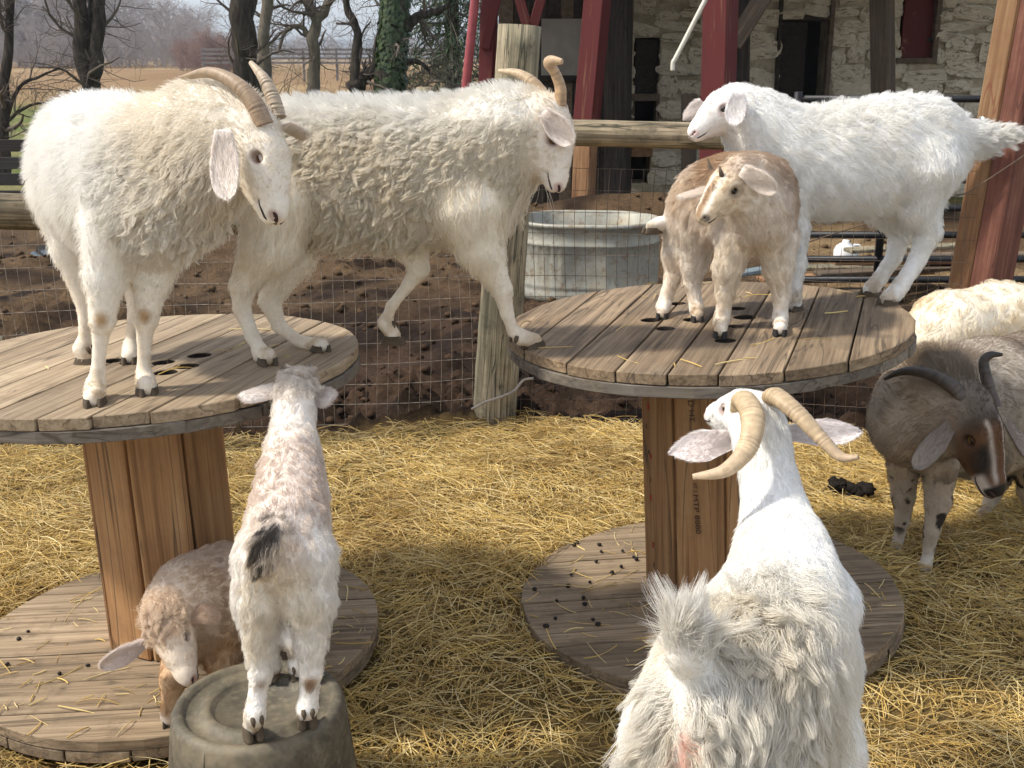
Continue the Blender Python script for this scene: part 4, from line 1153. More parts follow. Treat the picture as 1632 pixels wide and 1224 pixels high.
t.principled(c, .92, t.bump(n2, .7, .02), spec=.15); M_STONE = t.m
t = NT('barn_mortar'); v = t.coords(); n1 = t.noise(v, 9, 8, .7); n2 = t.noise(v, 2.5, 5, .6)
c = t.ramp(n1, [(.3, (.24, .195, .125)), (.5, (.46, .395, .285)), (.75, (.64, .57, .44))])
c = t.mix(t.ramp(n2, [(.35, .0), (.65, .6)]), c, (.20, .165, .11))
t.principled(c, .95, t.bump(n1, .8, .03), spec=.1); M_MORTAR = t.m
M_VOID = plain_mat('interior_shade', (.012, .011, .010), .95, 0, .2)
BY = 14.6
def bx(px): return (px - 816.0) / F_PX * (BY * CP + .5 * SP)
def bz(py): return W(816, py, BY)[2]
barn = empty('stone_barn', (0, BY, 0)); tag(barn, 'whitewashed rubble stone barn with dark doorways behind the lean-to', 'barn')
def local(o): o.location = Vector(o.location) - barn.location; return o
XL, XR, ZT = bx(985), bx(1780), 3.4
opens = [(bx(1008), bx(1050), bz(200), bz(60)), (bx(1000), bx(1040), bz(292), bz(248)), (bx(1236), bx(1316), -.1, bz(32)), (bx(1424), bx(1482), bz(98), bz(-60))]
# wall cells between the openings
xs = sorted({XL, XR} | {o[0] for o in opens} | {o[1] for o in opens}); zs = sorted({-.15, ZT} | {max(-.15, o[2]) for o in opens} | {o[3] for o in opens})
bm = bmesh.new()
for i in range(len(xs) - 1):
    for j in range(len(zs) - 1):
        cx_, cz_ = (xs[i] + xs[i + 1]) / 2, (zs[j] + zs[j + 1]) / 2
        if any(o[0] < cx_ < o[1] and o[2] < cz_ < o[3] for o in opens): continue
        box_bm(bm, (cx_, .25, cz_), (xs[i + 1] - xs[i], .5, zs[j + 1] - zs[j]))
bmesh.ops.remove_doubles(bm, verts=bm.verts, dist=1e-5)
barn_wall = bm_obj('wall', bm, M_MORTAR, barn)
mesh('dark_backing', [(XL, .52, -.1), (XR, .52, -.1), (XR, .52, ZT), (XL, .52, ZT)], [(0, 1, 2, 3)], M_VOID, barn)  # near-black sheet behind the openings, its colour standing in for interior shade
# rubble stones, proud of the mortar
rr = random.Random(21); variants = []
for k in range(10):
    bm = bmesh.new(); bmesh.ops.create_cube(bm, size=1.0); bmesh.ops.subdivide_edges(bm, edges=bm.edges[:], cuts=2, use_grid_fill=True)
    for v_ in bm.verts:
        p = v_.co; d = max(abs(p.x), abs(p.z)) * 2
        q = np.array([p.x, p.y, p.z]) + k * 3.1
        p.x *= 1 - .10 * (abs(p.z) * 2) ** 3; p.z *= 1 - .16 * (abs(p.x) * 2) ** 3
        p.y *= 1 - .3 * max(0, d - .5)
        p.x += .16 * float(vnoise(q, 1.9, 1)); p.z += .20 * float(vnoise(q, 1.9, 2)); p.y += .25 * float(vnoise(q, 2.5, 3))
    me = bpy.data.meshes.new('stone'); bm.to_mesh(me); bm.free(); me.materials.append(M_STONE); variants.append(me)
z = -.05; ns = 0
while z < 2.75:
    hgt = rr.uniform(.13, .27); x = XL - rr.random() * .2
    while x < XR:
        w = rr.uniform(.22, .62); a0, a1 = x, x + w
        for (o0, o1, q0, q1) in opens:
            if z + hgt * .7 > q0 and z + hgt * .3 < q1:
                if a0 < o0 < a1: a1 = o0 + .01
                elif o0 <= a0 < o1: a0 = min(a1, o1 - .01)
        if a1 - a0 > .10 and ns < 290 and a1 < bx(1660):
            h2 = hgt * rr.choice((.8, .95, 1.0, 1.35))
            o = link('stone', rr.choice(variants), barn_wall); o.location = ((a0 + a1) / 2, -.004 + rr.uniform(-.012, .03), z + hgt / 2 + rr.uniform(-.05, .05))
            o.scale = ((a1 - a0) * rr.uniform(.92, 1.0), .10, h2 * rr.uniform(.86, .95)); o.rotation_euler = (rr.uniform(-.08, .08), rr.uniform(-.16, .16), rr.choice((0, math.pi)) + rr.uniform(-.08, .08)); ns += 1
        x += w
    z += hgt
# door leaves, frames and boards in the openings
def part_box(name, px0, px1, py0, py1, dy, th, mat, bev=.006, par=None):
    x0, x1, z0, z1 = bx(px0), bx(px1), bz(py1), bz(py0)
    return box(name, ((x0 + x1) / 2, dy, (z0 + z1) / 2), (x1 - x0, th, z1 - z0), mat, par or barn, None, bev)
win = part_box('shutter', 1012, 1047, 62, 148, .12, .04, M_DARKWOOD)
part_box('window_rail', 1006, 1051, 149, 161, .0, .10, M_BROWNWOOD, par=win); part_box('window_sill', 1003, 1052, 193, 200, -.02, .14, M_BROWNWOOD, par=win)
part_box('window_frame', 1007, 1012, 161, 193, .02, .08, M_BROWNWOOD, par=win); part_box('window_frame', 1046, 1051, 161, 193, .02, .08, M_BROWNWOOD, par=win)
part_box('lintel', 982, 1042, 234, 249, -.03, .16, M_TIMBER); part_box('door_frame', 1232, 1238, 0, 330, .0, .12, M_DARKWOOD); part_box('door_frame', 1312, 1319, 0, 330, .0, .12, M_BROWNWOOD)
part_box('transom', 1239, 1311, 22, 33, .03, .10, M_DARKWOOD); part_box('door', 1240, 1285, 34, 330, .2, .05, M_DARKWOOD)
red_door = part_box('door', 1430, 1477, -60, 92, .06, .05, M_REDPAINT); part_box('door_sill', 1420, 1484, 92, 101, -.02, .12, M_BROWNWOOD, par=red_door); part_box('door_frame', 1477, 1485, -60, 92, -.01, .10, M_BROWNWOOD, par=red_door)
part_box('hinge', 1470, 1483, 60, 66, .02, .03, M_STEEL, par=red_door)
# dark boarded bay to the left of the stone
bay = empty('boarded_bay', (0, 13.6, 0)); tag(bay, 'dark boarded bay of the lean-to with a pale plywood panel', 'shed')
M_PLY = plain_mat('plywood_panel', (.30, .275, .235), .8, 0, .3, 3, .2, .1)
def b13(px): return (px - 816.0) / F_PX * (13.6 * CP + .5 * SP)
def z13(py): return W(816, py, 13.6)[2]
k = 0; x = b13(795)
while x < b13(1000):
    w = random.uniform(.15, .22)
    o = box('board', (x + w / 2, random.uniform(-.006, .006), 1.5), (w - .008, .03, 3.2), M_DARKWOOD if k % 4 else M_BROWNWOOD, bay); x += w; k += 1
box('back_sheet', ((b13(795) + b13(1000)) / 2, .06, 1.5), (b13(1000) - b13(795), .02, 3.2), M_DARKWOOD, bay)  # sheet added behind the boards to stop sky light showing through gaps
box('plywood', ((b13(862) + b13(934)) / 2, -.05, (z13(30) + z13(121)) / 2), (b13(934) - b13(862), .02, z13(30) - z13(121)), M_PLY, bay)
box('ledger', ((b13(860) + b13(940)) / 2, -.06, z13(125)), (b13(940) - b13(860), .05, .07), M_DARKWOOD, bay)

# lean-to: posts, braces and roof
lean = empty('lean_to', (0, 12.0, 0)); tag(lean, 'red posted lean-to roof along the barn', 'lean-to')
def lp(px, py, Y): return tuple(W(px, py, Y) - np.array([0, 12.0, 0]))
beam('post', lp(956, -40, 12.0), lp(935, 192, 12.0), .215, .215, M_REDPAINT, lean, .008, .5)
beam('post_foot', lp(935, 193, 12.0), lp(927, 372, 12.0), .19, .19, M_TIMBER, lean, .008, .5)
beam('post', lp(986, -40, 12.9), lp(984, 330, 12.9), .26, .26, M_DARKWOOD, lean, .008, .3)
beam('post', lp(1150, -40, 11.2), lp(1140, 330, 11.2), .27, .25, M_REDPAINT, lean, .008, .6)
beam('post', lp(1180, -40, 12.6), lp(1176, 330, 12.6), .20, .20, M_DARKWOOD, lean, .008, .3)
beam('brace', lp(1232, -30, 12.2), lp(1168, 72, 12.2), .10, .18, M_BROWNWOOD, lean, .008, .2)
beam('post', lp(1405, -40, 12.8), lp(1410, 330, 12.8), .20, .20, M_BROWNWOOD, lean, .008, .75)
beam('post', lp(1098, 150, 12.6), lp(1098, 330, 12.6), .16, .16, M_BROWNWOOD, lean, .008, .2)
beam('post', lp(781, -40, 12.4), lp(772, 330, 12.4), .15, .15, M_REDPAINT, lean, .006, .3)
beam('brace', lp(797, -25, 12.3), lp(772, 78, 12.3), .07, .10, M_REDPAINT, lean, .006)
for sx_ in (-1, 1): beam('brace', lp(845 + 24 * sx_, -25, 12.0), lp(845 + 3 * sx_, 48, 12.0), .08, .10, M_REDPAINT, lean, .006)
tube('pipe', [lp(762, -30, 11.6), lp(757, 0, 11.6), lp(741, 152, 11.6), lp(736, 330, 11.6)], .045, plain_mat('red_pipe', (.30, .05, .055), .35, 0, .25, 20, .5), lean, 12)
box('header', (2.6, .1, 2.83), (7.6, .22, .22), M_REDPAINT, lean); 
for i in range(12): box('rafter', (-.9 + i * .62, 1.5, 3.16), (.06, 3.2, .14), M_DARKWOOD, lean, Matrix.Rotation(math.radians(6), 3, 'X'))
M_TIN = plain_mat('roof_tin', (.28, .27, .26), .5, .6, .3, 4)
V, Fc = [], []; nR = 160
for i in range(nR):
    x_ = -1.3 + 8.2 * i / (nR - 1)
    for yy, zz in ((-.1, 3.12), (3.1, 3.46)): V.append((x_, yy, zz + .014 * math.sin(i * 1.25)))
    for yy, zz in ((-.1, 3.116), (3.1, 3.456)): V.append((x_, yy, zz + .014 * math.sin(i * 1.25)))
for i in range(nR - 1):
    a = i * 4; b = a + 4; Fc += [(a, b, b + 1, a + 1), (a + 2, a + 3, b + 3, b + 2), (a, a + 2, b + 2, b), (a + 1, b + 1, b + 3, a + 3)]
mesh('roof', V, Fc, M_TIN, lean, True)
pp = [W(1140, -30, 10.8), W(1124, 0, 10.8), W(1078, 90, 10.8), W(1073, 98, 10.8), W(1072, 113, 10.8)]
tag(tube('drain_pipe', spline(pp, 26), .021, plain_mat('pvc_pipe', (.68, .64, .54), .4, 0, .12)), 'slanting white plastic pipe ending above the fence rail', 'pipe')

# ------------------------------------------------------------------ tube gate and stacked boards behind the right fence
gate = empty('tube_gate', (2.6, 7.6, 0)); tag(gate, 'black tube gate standing behind the square timber post', 'gate')
gx0, gx1 = W(1262, 300, 7.6)[0] - 2.6, 2.2
for z in (1.455, 1.16, .93, .745, .565, .40, .26): tube('tube', [(gx0, 0, z), (gx1, 0, z)], .024, M_STEEL, gate, 10)
for x_ in (gx0, gx0 + .62, gx1): tube('upright', [(x_, .0, .12), (x_, .0, 1.5)], .026, M_STEEL, gate, 10)
for i in range(7):
    p = np.array([2.0 + .18 * i, 8.2 + .25 * (i % 3), 0]); L_ = 1.2 + .2 * (i % 2)
    o = beam('loose_board', (p[0] - .3, p[1], .05 + .045 * i), (p[0] + L_ - .3, p[1] + .3 * (i % 2), .06 + .045 * i), .14, .03, [M_BROWNWOOD, M_TIMBER, M_POST][i % 3], None)
    tag(o, ['lowest', 'second', 'third', 'fourth', 'fifth', 'sixth', 'topmost'][i] + ' weathered board of the pile behind the tube gate', 'board', 'boards piled behind the gate')
tag(beam('blue_board', W(1172, 437, 7.0), W(1228, 428, 7.0), .10, .03, plain_mat('blue_grey_paint', (.16, .2, .22), .7)), 'blue-grey plank end beyond the wire, seen under the tan kid', 'board')

# ------------------------------------------------------------------ far board fence at the left, near grass edge
bf = empty('board_fence', (-6, 14.0, 0)); tag(bf, 'black board fence between the yard and the grass', 'fence')
def zf(py): return W(30, py, 14.0)[2]
for py in (233, 261, 287, 314): beam('board', (-5.5, 0, zf(py)), (1.4, .0, zf(py) + .01), .028, .145, M_FENCEBOARD, bf)
for x_ in (-5.2, -2.9, -.62, 1.3): beam('post', (x_, .08, -.1), (x_, .08, .95), .11, .11, M_FENCEBOARD, bf)
ff = empty('far_fence', (0, 85, 0)); tag(ff, 'long grey rail fence far across the field', 'fence')
M_FARF = plain_mat('grey_rail', (.20, .19, .185), .9, 0, .2, 1.0)
z0_ = W(700, 108, 85)[2]
for k, py in enumerate((79, 86, 93, 100)): beam('rail', (-22.5, 0, W(700, py, 85)[2]), (2.0, 0, W(700, py, 85)[2]), .05, .15, M_FARF, ff)
for i in range(11): beam('post', (-22.3 + 2.4 * i, .1, -.3), (-22.3 + 2.4 * i, .1, W(700, 76, 85)[2]), .14, .14, M_FARF, ff)
tag(log_obj('stump', W(681, 175, 19) * np.array([1, 1, 0]), W(679, 139, 19), .17, .16, M_POST, None, 4, 14, 6), 'short grey wooden stump at the edge of the grass', 'stump')
# ------------------------------------------------------------------ trees
t = NT('bark'); v = t.coords((1, 1, .22)); n1 = t.noise(v, 14, 7, .7)
c = t.ramp(n1, [(.3, (.018, .015, .013)), (.5, (.05, .041, .034)), (.72, (.10, .085, .07))])
t.principled(c, .95, t.bump(n1, 1.0, .04), spec=.1); M_BARK = t.m
t = NT('grey_bark'); v = t.coords((1, 1, .25)); n1 = t.noise(v, 12, 7, .7)
c = t.ramp(n1, [(.3, (.085, .07, .055)), (.5, (.16, .135, .105)), (.72, (.24, .21, .165))])
t.principled(c, .95, t.bump(n1, .8, .03), spec=.1); M_GREYBARK = t.m
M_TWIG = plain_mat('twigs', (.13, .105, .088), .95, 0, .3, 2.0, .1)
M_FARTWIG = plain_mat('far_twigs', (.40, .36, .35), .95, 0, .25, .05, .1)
M_RUSTTWIG = plain_mat('russet_twigs', (.30, .20, .17), .95, 0, .25, .5, .1)
def limb(V, Fc, a, d, L, r0, r1, rnd, sides, n, up=.0, curl=.25):
    """wandering tapered limb; returns its points"""
    pts = [np.array(a, float)]; d = unit(d)
    for i in range(n):
        d = unit(d + curl * rnd.normal(size=3) / math.sqrt(n) + np.array([0, 0, up / n])); pts.append(pts[-1] + d * L / n)
    rr = np.linspace(r0, r1, n + 1); o = len(V)
    v_, f_ = tube_data(np.array(pts), rr, sides, False); V.extend(v_); Fc.extend([tuple(o + k for k in q) for q in f_])
    return pts, rr
def branch_out(V, Fc, pts, rr, rnd, level, maxl, ratio, dens, curl, up, lenf, p0=.42):
    n = len(pts)
    for i in range(1, n):
        if level == 0 and (i < 3 or rnd.random() > p0): continue
        for _ in range(dens if rnd.random() < .85 else dens + 1):
            t_ = rnd.random(); p = pts[i - 1] * (1 - t_) + pts[i] * t_
            d0 = unit(pts[i] - pts[i - 1]); s = unit(np.cross(d0, rnd.normal(size=3)))
            d = unit(d0 * rnd.uniform(.25, .8) + s * rnd.uniform(.6, 1.0) + np.array([0, 0, .1 * up]))
            L = lenf * rnd.uniform(.5, 1.1) * ratio ** (level + 1) * (1.15 - .5 * i / n); r0 = max(min(rr[i] * rnd.uniform(.35, .6), .04 * .4 ** level), .0028)
            pp, r2 = limb(V, Fc, p, d, L, r0, max(r0 * .35, .002), rnd, 4 if level > 0 else 5, 5 if level < 1 else 4, up, curl)
            if level + 1 < maxl: branch_out(V, Fc, pp, r2, rnd, level + 1, maxl, ratio, dens, curl, up, lenf)
def bare_tree(name, label, stems, mat, seed, maxl=3, ratio=.55, dens=1, curl=.45, up=.3, lenf=3.0, group='bare trees beyond the yard', twig=M_TWIG):
    """stems: list of (list of points, r0, r1)"""
    rnd = np.random.default_rng(seed); base = np.array(stems[0][0][0], float)
    root = empty(name, tuple(base)); tag(root, label, 'tree', group)
    TV, TF, BV, BF = [], [], [], []
    for pts, r0, r1 in stems:
        P = spline(np.array(pts, float) - base, 16); P[1:] += .02 * rnd.normal(size=(15, 3)) * r0 * 8
        rr = np.linspace(r0, r1, 16); rr[0] *= 1.25; o = len(TV)
        v_, f_ = tube_data(P, rr * (1 + .06 * rnd.normal(size=16)), 12, False); TV.extend(v_); TF.extend([tuple(o + k for k in q) for q in f_])
        branch_out(BV, BF, list(P), rr, rnd, 0, maxl, ratio, dens, curl, up, lenf)
    mesh('trunk', TV, TF, mat, root, True)
    if BV: mesh('crown', BV, BF, twig, root, True)
    return root
def T(px, py, Y): return W(px, py, Y)
def gnd(px, Y): p = W(px, 300, Y); p[0] = (px - 816) / F_PX * (Y * CP + CAM_H * SP); p[2] = -.05; return p
bare_tree('double_trunk_tree', 'dark double-trunked bare tree above the rump of the standing cream goat',
          [([gnd(146, 24), T(140, 140, 24), T(128, 60, 24), T(128, -30, 24), T(118, -160, 24)], .17, .12), ([T(146, 150, 24), T(152, 100, 24), T(158, 20, 24), T(160, -60, 24), T(175, -180, 24)], .15, .11), ([T(140, 110, 24.2), T(143, 40, 24.2), T(150, -40, 24.2), T(145, -160, 24)], .10, .07)], M_BARK, 5, 3, .55, 1, .5, .2, 3.6)
bare_tree('straight_trunk_tree', 'straight black bare trunk behind the horns of the standing goat', [([gnd(398, 22), T(396, 180, 22), T(392, 100, 22), T(388, 20, 22), T(384, -140, 22)], .235, .21)], M_BARK, 8, 3, .5, 1, .5, .2, 2.4)
bare_tree('slender_tree', 'slender grey bare trunk just right of the straight black trunk', [([gnd(428, 24), T(424, 140, 24), T(420, 70, 24), T(426, 0, 24), T(424, -120, 24)], .15, .10)], M_GREYBARK, 9, 3, .5, 1, .5, .2, 2.2)
bare_tree('forked_tree', 'small grey forked bare tree above the back of the striding goat', [([gnd(500, 26), T(500, 140, 26), T(501, 80, 26), T(504, 38, 26), T(522, 8, 26), T(545, -40, 26)], .155, .09), ([T(504, 42, 26), T(499, 20, 26), T(480, -5, 26), T(455, -30, 26)], .11, .06), ([T(498, 80, 26), T(490, 52, 26), T(470, 42, 26), T(452, 55, 26), T(446, 80, 26)], .075, .03)], M_GREYBARK, 14, 3, .6, 1, .6, -.1, 2.3)
bare_tree('crooked_tree', 'thin crooked dark tree with ivy at its foot, left of the ivy trunk', [([gnd(566, 22), T(566, 130, 22), T(570, 70, 22), T(566, 40, 22), T(553, 10, 22), T(550, -60, 22)], .10, .06), ([T(562, 140, 22), T(585, 122, 22), T(602, 100, 22)], .13, .10)], M_BARK, 17, 3, .5, 1, .6, .1, 1.8)
ivt = bare_tree('ivy_tree', 'thick trunk clad in dark ivy behind the striding goat', [([gnd(622, 22), T(622, 150, 22), T(625, 80, 22), T(630, 0, 22), T(634, -140, 22)], .27, .23), ([T(648, 45, 22), T(668, 25, 22), T(690, 20, 22), T(715, 5, 22)], .10, .05), ([T(640, 100, 22), T(668, 100, 22), T(690, 118, 22)], .06, .03)], M_BARK, 21, 3, .5, 1, .5, .0, 2.0)
def leaf_cards(name, P, N, size, mat, parent, seed, cols=None):
    r = np.random.default_rng(seed); n = len(P)
    a = r.normal(size=(n, 3)); a -= N * (a * N).sum(1)[:, None]; a /= np.linalg.norm(a, axis=1)[:, None]
    b = np.cross(N, a); s = size * (.6 + .8 * r.random(n))[:, None]
    V = np.stack([P - a * s * .5, P + b * s * .42 + N * s * .12, P + a * s * .6, P - b * s * .42 + N * s * .12], 1).reshape(-1, 3)
    Q = np.arange(4 * n).reshape(n, 4)
    return big_mesh(name, V, Q, mat, parent, np.repeat(cols, 4, 0) if cols is not None else None, False)
t = NT('leaves'); at = t.n('ShaderNodeAttribute'); at.attribute_name = 'col'; t.principled(at.outputs['Color'], .5, spec=.3); M_LEAF = t.m
r = np.random.default_rng(31); n = 5200
s = r.random(n); a = r.random(n) * 6.283
ax_ = spline([gnd(622, 22), T(622, 150, 22), T(625, 80, 22), T(630, 0, 22), T(634, -140, 22)], 200)
k = (s * 199).astype(int); rad = (.275 - .05 * s) * (1.02 + .22 * r.random(n))
Nn = np.stack([np.cos(a), np.sin(a), np.full(n, .2)], -1); Nn /= np.linalg.norm(Nn, axis=1)[:, None]
kp = r.random(n) < .55 + .45 * (np.cos(a) < .3)
P = ax_[k] + np.stack([np.cos(a) * rad, np.sin(a) * rad, 0 * a], -1)
lc = lerp(np.tile(np.array([.022, .04, .014]), (n, 1)), np.array([.055, .08, .028]), r.random(n))
o = leaf_cards('ivy', P[kp] - np.array(ivt.location), unit_rows(Nn[kp]) if 'unit_rows' in globals() else Nn[kp], .085, M_LEAF, ivt, 3, lc[kp])
# conifer with drooping sprays
def conifer(px, Y, hgt, seed, label):
    rnd = np.random.default_rng(seed); base = gnd(px, Y); root = empty('conifer_tree', tuple(base)); tag(root, label, 'tree')
    v_, f_ = tube_data(np.array([(0, 0, 0), (.02, 0, hgt * .5), (0, 0, hgt)]), [.22, .14, .03], 8, False); mesh('trunk', v_, f_, M_BARK, root, True)
    BV, BF, LP, LN = [], [], [], []
    z = .5
    while z < hgt - .2:
        for _ in range(5):
            a = rnd.random() * 6.283; L = (1 - z / hgt) ** .8 * 2.3 * rnd.uniform(.6, 1.1) + .3
            p = np.array([0, 0, z]); d = np.array([math.cos(a), math.sin(a), .15]); pts = [p]
            for i in range(7): d = unit(d + np.array([0, 0, -.16]) + .06 * rnd.normal(size=3)); pts.append(pts[-1] + d * L / 7)
            o = len(BV); q, g_ = tube_data(np.array(pts), np.linspace(.025, .004, 8), 4, False); BV.extend(q); BF.extend([tuple(o + k for k in x) for x in g_])
            for i in range(1, 8):
                for _ in range(12):
                    t_ = rnd.random(); c_ = pts[i - 1] * (1 - t_) + pts[i] * t_
                    c_ = c_ + .16 * rnd.normal(size=3) * np.array([1, 1, .7]) - np.array([0, 0, .10 * rnd.random()])
                    LP.append(c_); LN.append(unit(rnd.normal(size=3) + np.array([0, 0, .6])))
        z += .22
    mesh('branches', BV, BF, M_TWIG, root, True)
    LP, LN = np.array(LP), np.array(LN); n = len(LP); rr = np.random.default_rng(seed + 1)
    A = rr.normal(size=(n, 3)); A[:, 2] -= .8; A /= np.linalg.norm(A, axis=1)[:, None]; B = np.cross(A, LN); B /= np.linalg.norm(B, axis=1)[:, None] + 1e-6
    s = .11 * (.6 + .8 * rr.random(n))[:, None]
    V = np.stack([LP - A * s, LP + B * s * .13, LP + A * s, LP - B * s * .13], 1).reshape(-1, 3)
    cc = lerp(np.tile(np.array([.03, .055, .024]), (n, 1)), np.array([.07, .11, .045]), rr.random(n))
    big_mesh('crown', V, np.arange(4 * n).reshape(n, 4), M_LEAF, root, np.repeat(cc, 4, 0), False)
conifer(722, 27, 6.5, 3, 'dark drooping conifer at the corner of the lean-to')
# small tree and whippy shrubs
bare_tree('small_bare_tree', 'small dark bare tree with long low twigs at the left edge', [([gnd(8, 17), T(8, 250, 17), T(4, 160, 17), T(12, 80, 17), T(16, 0, 17), T(20, -90, 17)], .10, .05), ([T(8, 190, 17), T(30, 140, 17), T(62, 122, 17), T(95, 108, 17)], .035, .012), ([T(4, 200, 17), T(40, 172, 17), T(85, 160, 17)], .03, .012)], M_BARK, 41, 3, .5, 1, .5, .1, 1.7)
def shrub(px, Y, n, h, seed, label, mat=M_TWIG):
    rnd = np.random.default_rng(seed); base = gnd(px, Y); root = empty('bare_shrub', tuple(base)); tag(root, label, 'shrub', 'leafless shrubs along the grass')
    V, Fc = [], []
    for i in range(n):
        d = np.array([rnd.normal() * .35, rnd.normal() * .2, 1.0])
        p, rr = limb(V, Fc, np.array([rnd.normal() * .25, rnd.normal() * .2, 0]), d, h * rnd.uniform(.6, 1.1), .011, .003, rnd, 4, 8, -.5, .55)
        branch_out(V, Fc, p, rr, rnd, 1, 3, .5, 1, .5, -.2, h * 1.3)
    mesh('stems', V, Fc, mat, root, True)
for i, (px, Y, n_, h, lb) in enumerate(((452, 25, 4, 3.4, 'leafless arching shrub between the slender trunk and the forked tree'), (540, 24, 4, 3.2, 'leafless arching shrub right of the forked tree'), (585, 26, 3, 3.6, 'tall leafless shrub just left of the ivy trunk'), (668, 24, 4, 3.2, 'leafless shrub between the ivy trunk and the conifer'), (705, 23, 4, 2.6, 'low leafless shrub under the conifer'))):
    shrub(px, Y, n_, h, 60 + i, lb)
# far wood: reads as one grey mass
def far_variant(seed):
    rnd = np.random.default_rng(seed); V, Fc = [], []
    h = 12 + 5 * rnd.random()
    p, rr = limb(V, Fc, (0, 0, 0), (0, 0, 1), h * .75, .17, .06, rnd, 4, 8, .1, .15)
    n = len(p)
    for i in range(1, n):
        for _ in range(3):
            d = unit(np.array([rnd.normal(), rnd.normal(), .5])); q, r2 = limb(V, Fc, p[i], d, h * .34 * (1.2 - .5 * i / n), .10, .03, rnd, 3, 4, .4, .3)
            for j in range(1, 5):
                for _ in range(3):
                    d2 = unit(unit(q[j] - q[j - 1]) + .8 * rnd.normal(size=3)); q3, _r = limb(V, Fc, q[j], d2, h * .13, .045, .015, rnd, 3, 3, .3, .3)
                    for _ in range(3): limb(V, Fc, q3[2], unit(unit(q3[2] - q3[1]) + .8 * rnd.normal(size=3)), h * .09, .028, .010, rnd, 3, 1, .2, .2)
    # triangulate quads as they are
    return np.array(V), np.array([f for f in Fc if len(f) == 4])
vs = [far_variant(100 + i) for i in range(5)]
def wood_mass(name, label, spots, mat, sc=1.0, seed=9):
    r = np.random.default_rng(seed); VV, QQ, o = [], [], 0
    for (x, y_, s) in spots:
        V, Q = vs[r.integers(0, len(vs))]; a = r.random() * 6.283; ca, sa = math.cos(a), math.sin(a)
        P = np.stack([V[:, 0] * ca - V[:, 1] * sa, V[:, 0] * sa + V[:, 1] * ca, V[:, 2]], -1) * s * sc + np.array([x, y_, -.3])
        VV.append(P); QQ.append(Q + o); o += len(P)
    tag(big_mesh(name, np.vstack(VV), np.vstack(QQ), mat, None, None, True), label, 'woods', kind='stuff')
r = np.random.default_rng(12); sp_ = []
for i in range(50):
    Y = 175 + 70 * r.random(); px = -60 + 400 * r.random() ** .9
    s = (.75 + .35 * r.random()) * (1 - .5 * max(0, (px - 220) / 120))
    sp_.append(((px - 816) / F_PX * Y * CP, Y, s))
for i in range(60):
    Y = 168 + 30 * r.random(); px = -60 + 400 * r.random(); sp_.append(((px - 816) / F_PX * Y * CP, Y, .28 + .2 * r.random()))
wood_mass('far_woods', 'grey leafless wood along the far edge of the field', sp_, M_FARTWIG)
sp_ = [((px - 816) / F_PX * Y * CP, Y, .22 + .1 * r.random()) for px, Y in zip(280 + 110 * r.random(26), 120 + 30 * r.random(26))]
wood_mass('russet_thicket', 'russet leafless thicket at the end of the far wood', sp_, M_RUSTTWIG, 1.0, 4)
sp_ = [((px - 816) / F_PX * Y * CP, Y, .42 + .25 * r.random()) for px, Y in zip(340 + 460 * r.random(44), 420 + 160 * r.random(44))]
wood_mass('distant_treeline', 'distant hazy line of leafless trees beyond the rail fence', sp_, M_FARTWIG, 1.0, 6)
# hills
hx = np.linspace(-2600, 2600, 140); V, Q = [], []
M_HILL = plain_mat('wooded_hill', (.085, .085, .07), .95, 0, .3, .004, .05)
for j, (yy, f_) in enumerate(((1500, 0.0), (1900, .55), (2400, 1.0), (3000, .6))):
    hz = (62 + 34 * fbm(np.stack([hx * .0016, np.full_like(hx, j * .2)], -1), 1.0, 4, 3)) * f_ * (1 - .12 * np.sin(hx * .0012)) - 8
    V += [(x, yy, z) for x, z in zip(hx, hz)]
n = len(hx); Q = [(j * n + i, j * n + i + 1, (j + 1) * n + i + 1, (j + 1) * n + i) for j in range(3) for i in range(n - 1)]
tag(mesh('hills', V, Q, M_HILL, None, True), kind='structure')
# ------------------------------------------------------------------ the goats of the yard
HAIR = 0.55
def WL(rows): return [(W(a, b, c), r) for a, b, c, r in rows]
def leg(g, rows, ln=(0.03, 0.015, 0.008), tag='leg', k=0.03):
    pts = WL(rows); n = len(pts) - 1
    lns = list(ln)[:n] + [ln[-1]] * max(0, n - len(ln))
    pts = [(p, r * (1.0 if i < 1 else .90 if i < 2 else .86 if i < 3 else .76)) for i, (p, r) in enumerate(pts)]
    for i in range(n): g.chain(pts[i:i + 2], k if i < 1 else .022 if i < 2 else .010, tag, [lns[i] * (1 if i < 2 else .6)], sign=1.0)
CREAM = np.array([0.86, 0.795, 0.68]); WHITE = np.array([0.88, 0.87, 0.84])
def spots(cols, V, pts, col, r0, r1):
    for p in pts:
        d = np.linalg.norm(V - np.asarray(p), axis=1); cols = lerp(cols, np.array(col), 1 - sstep(r0, r1, d))
    return cols

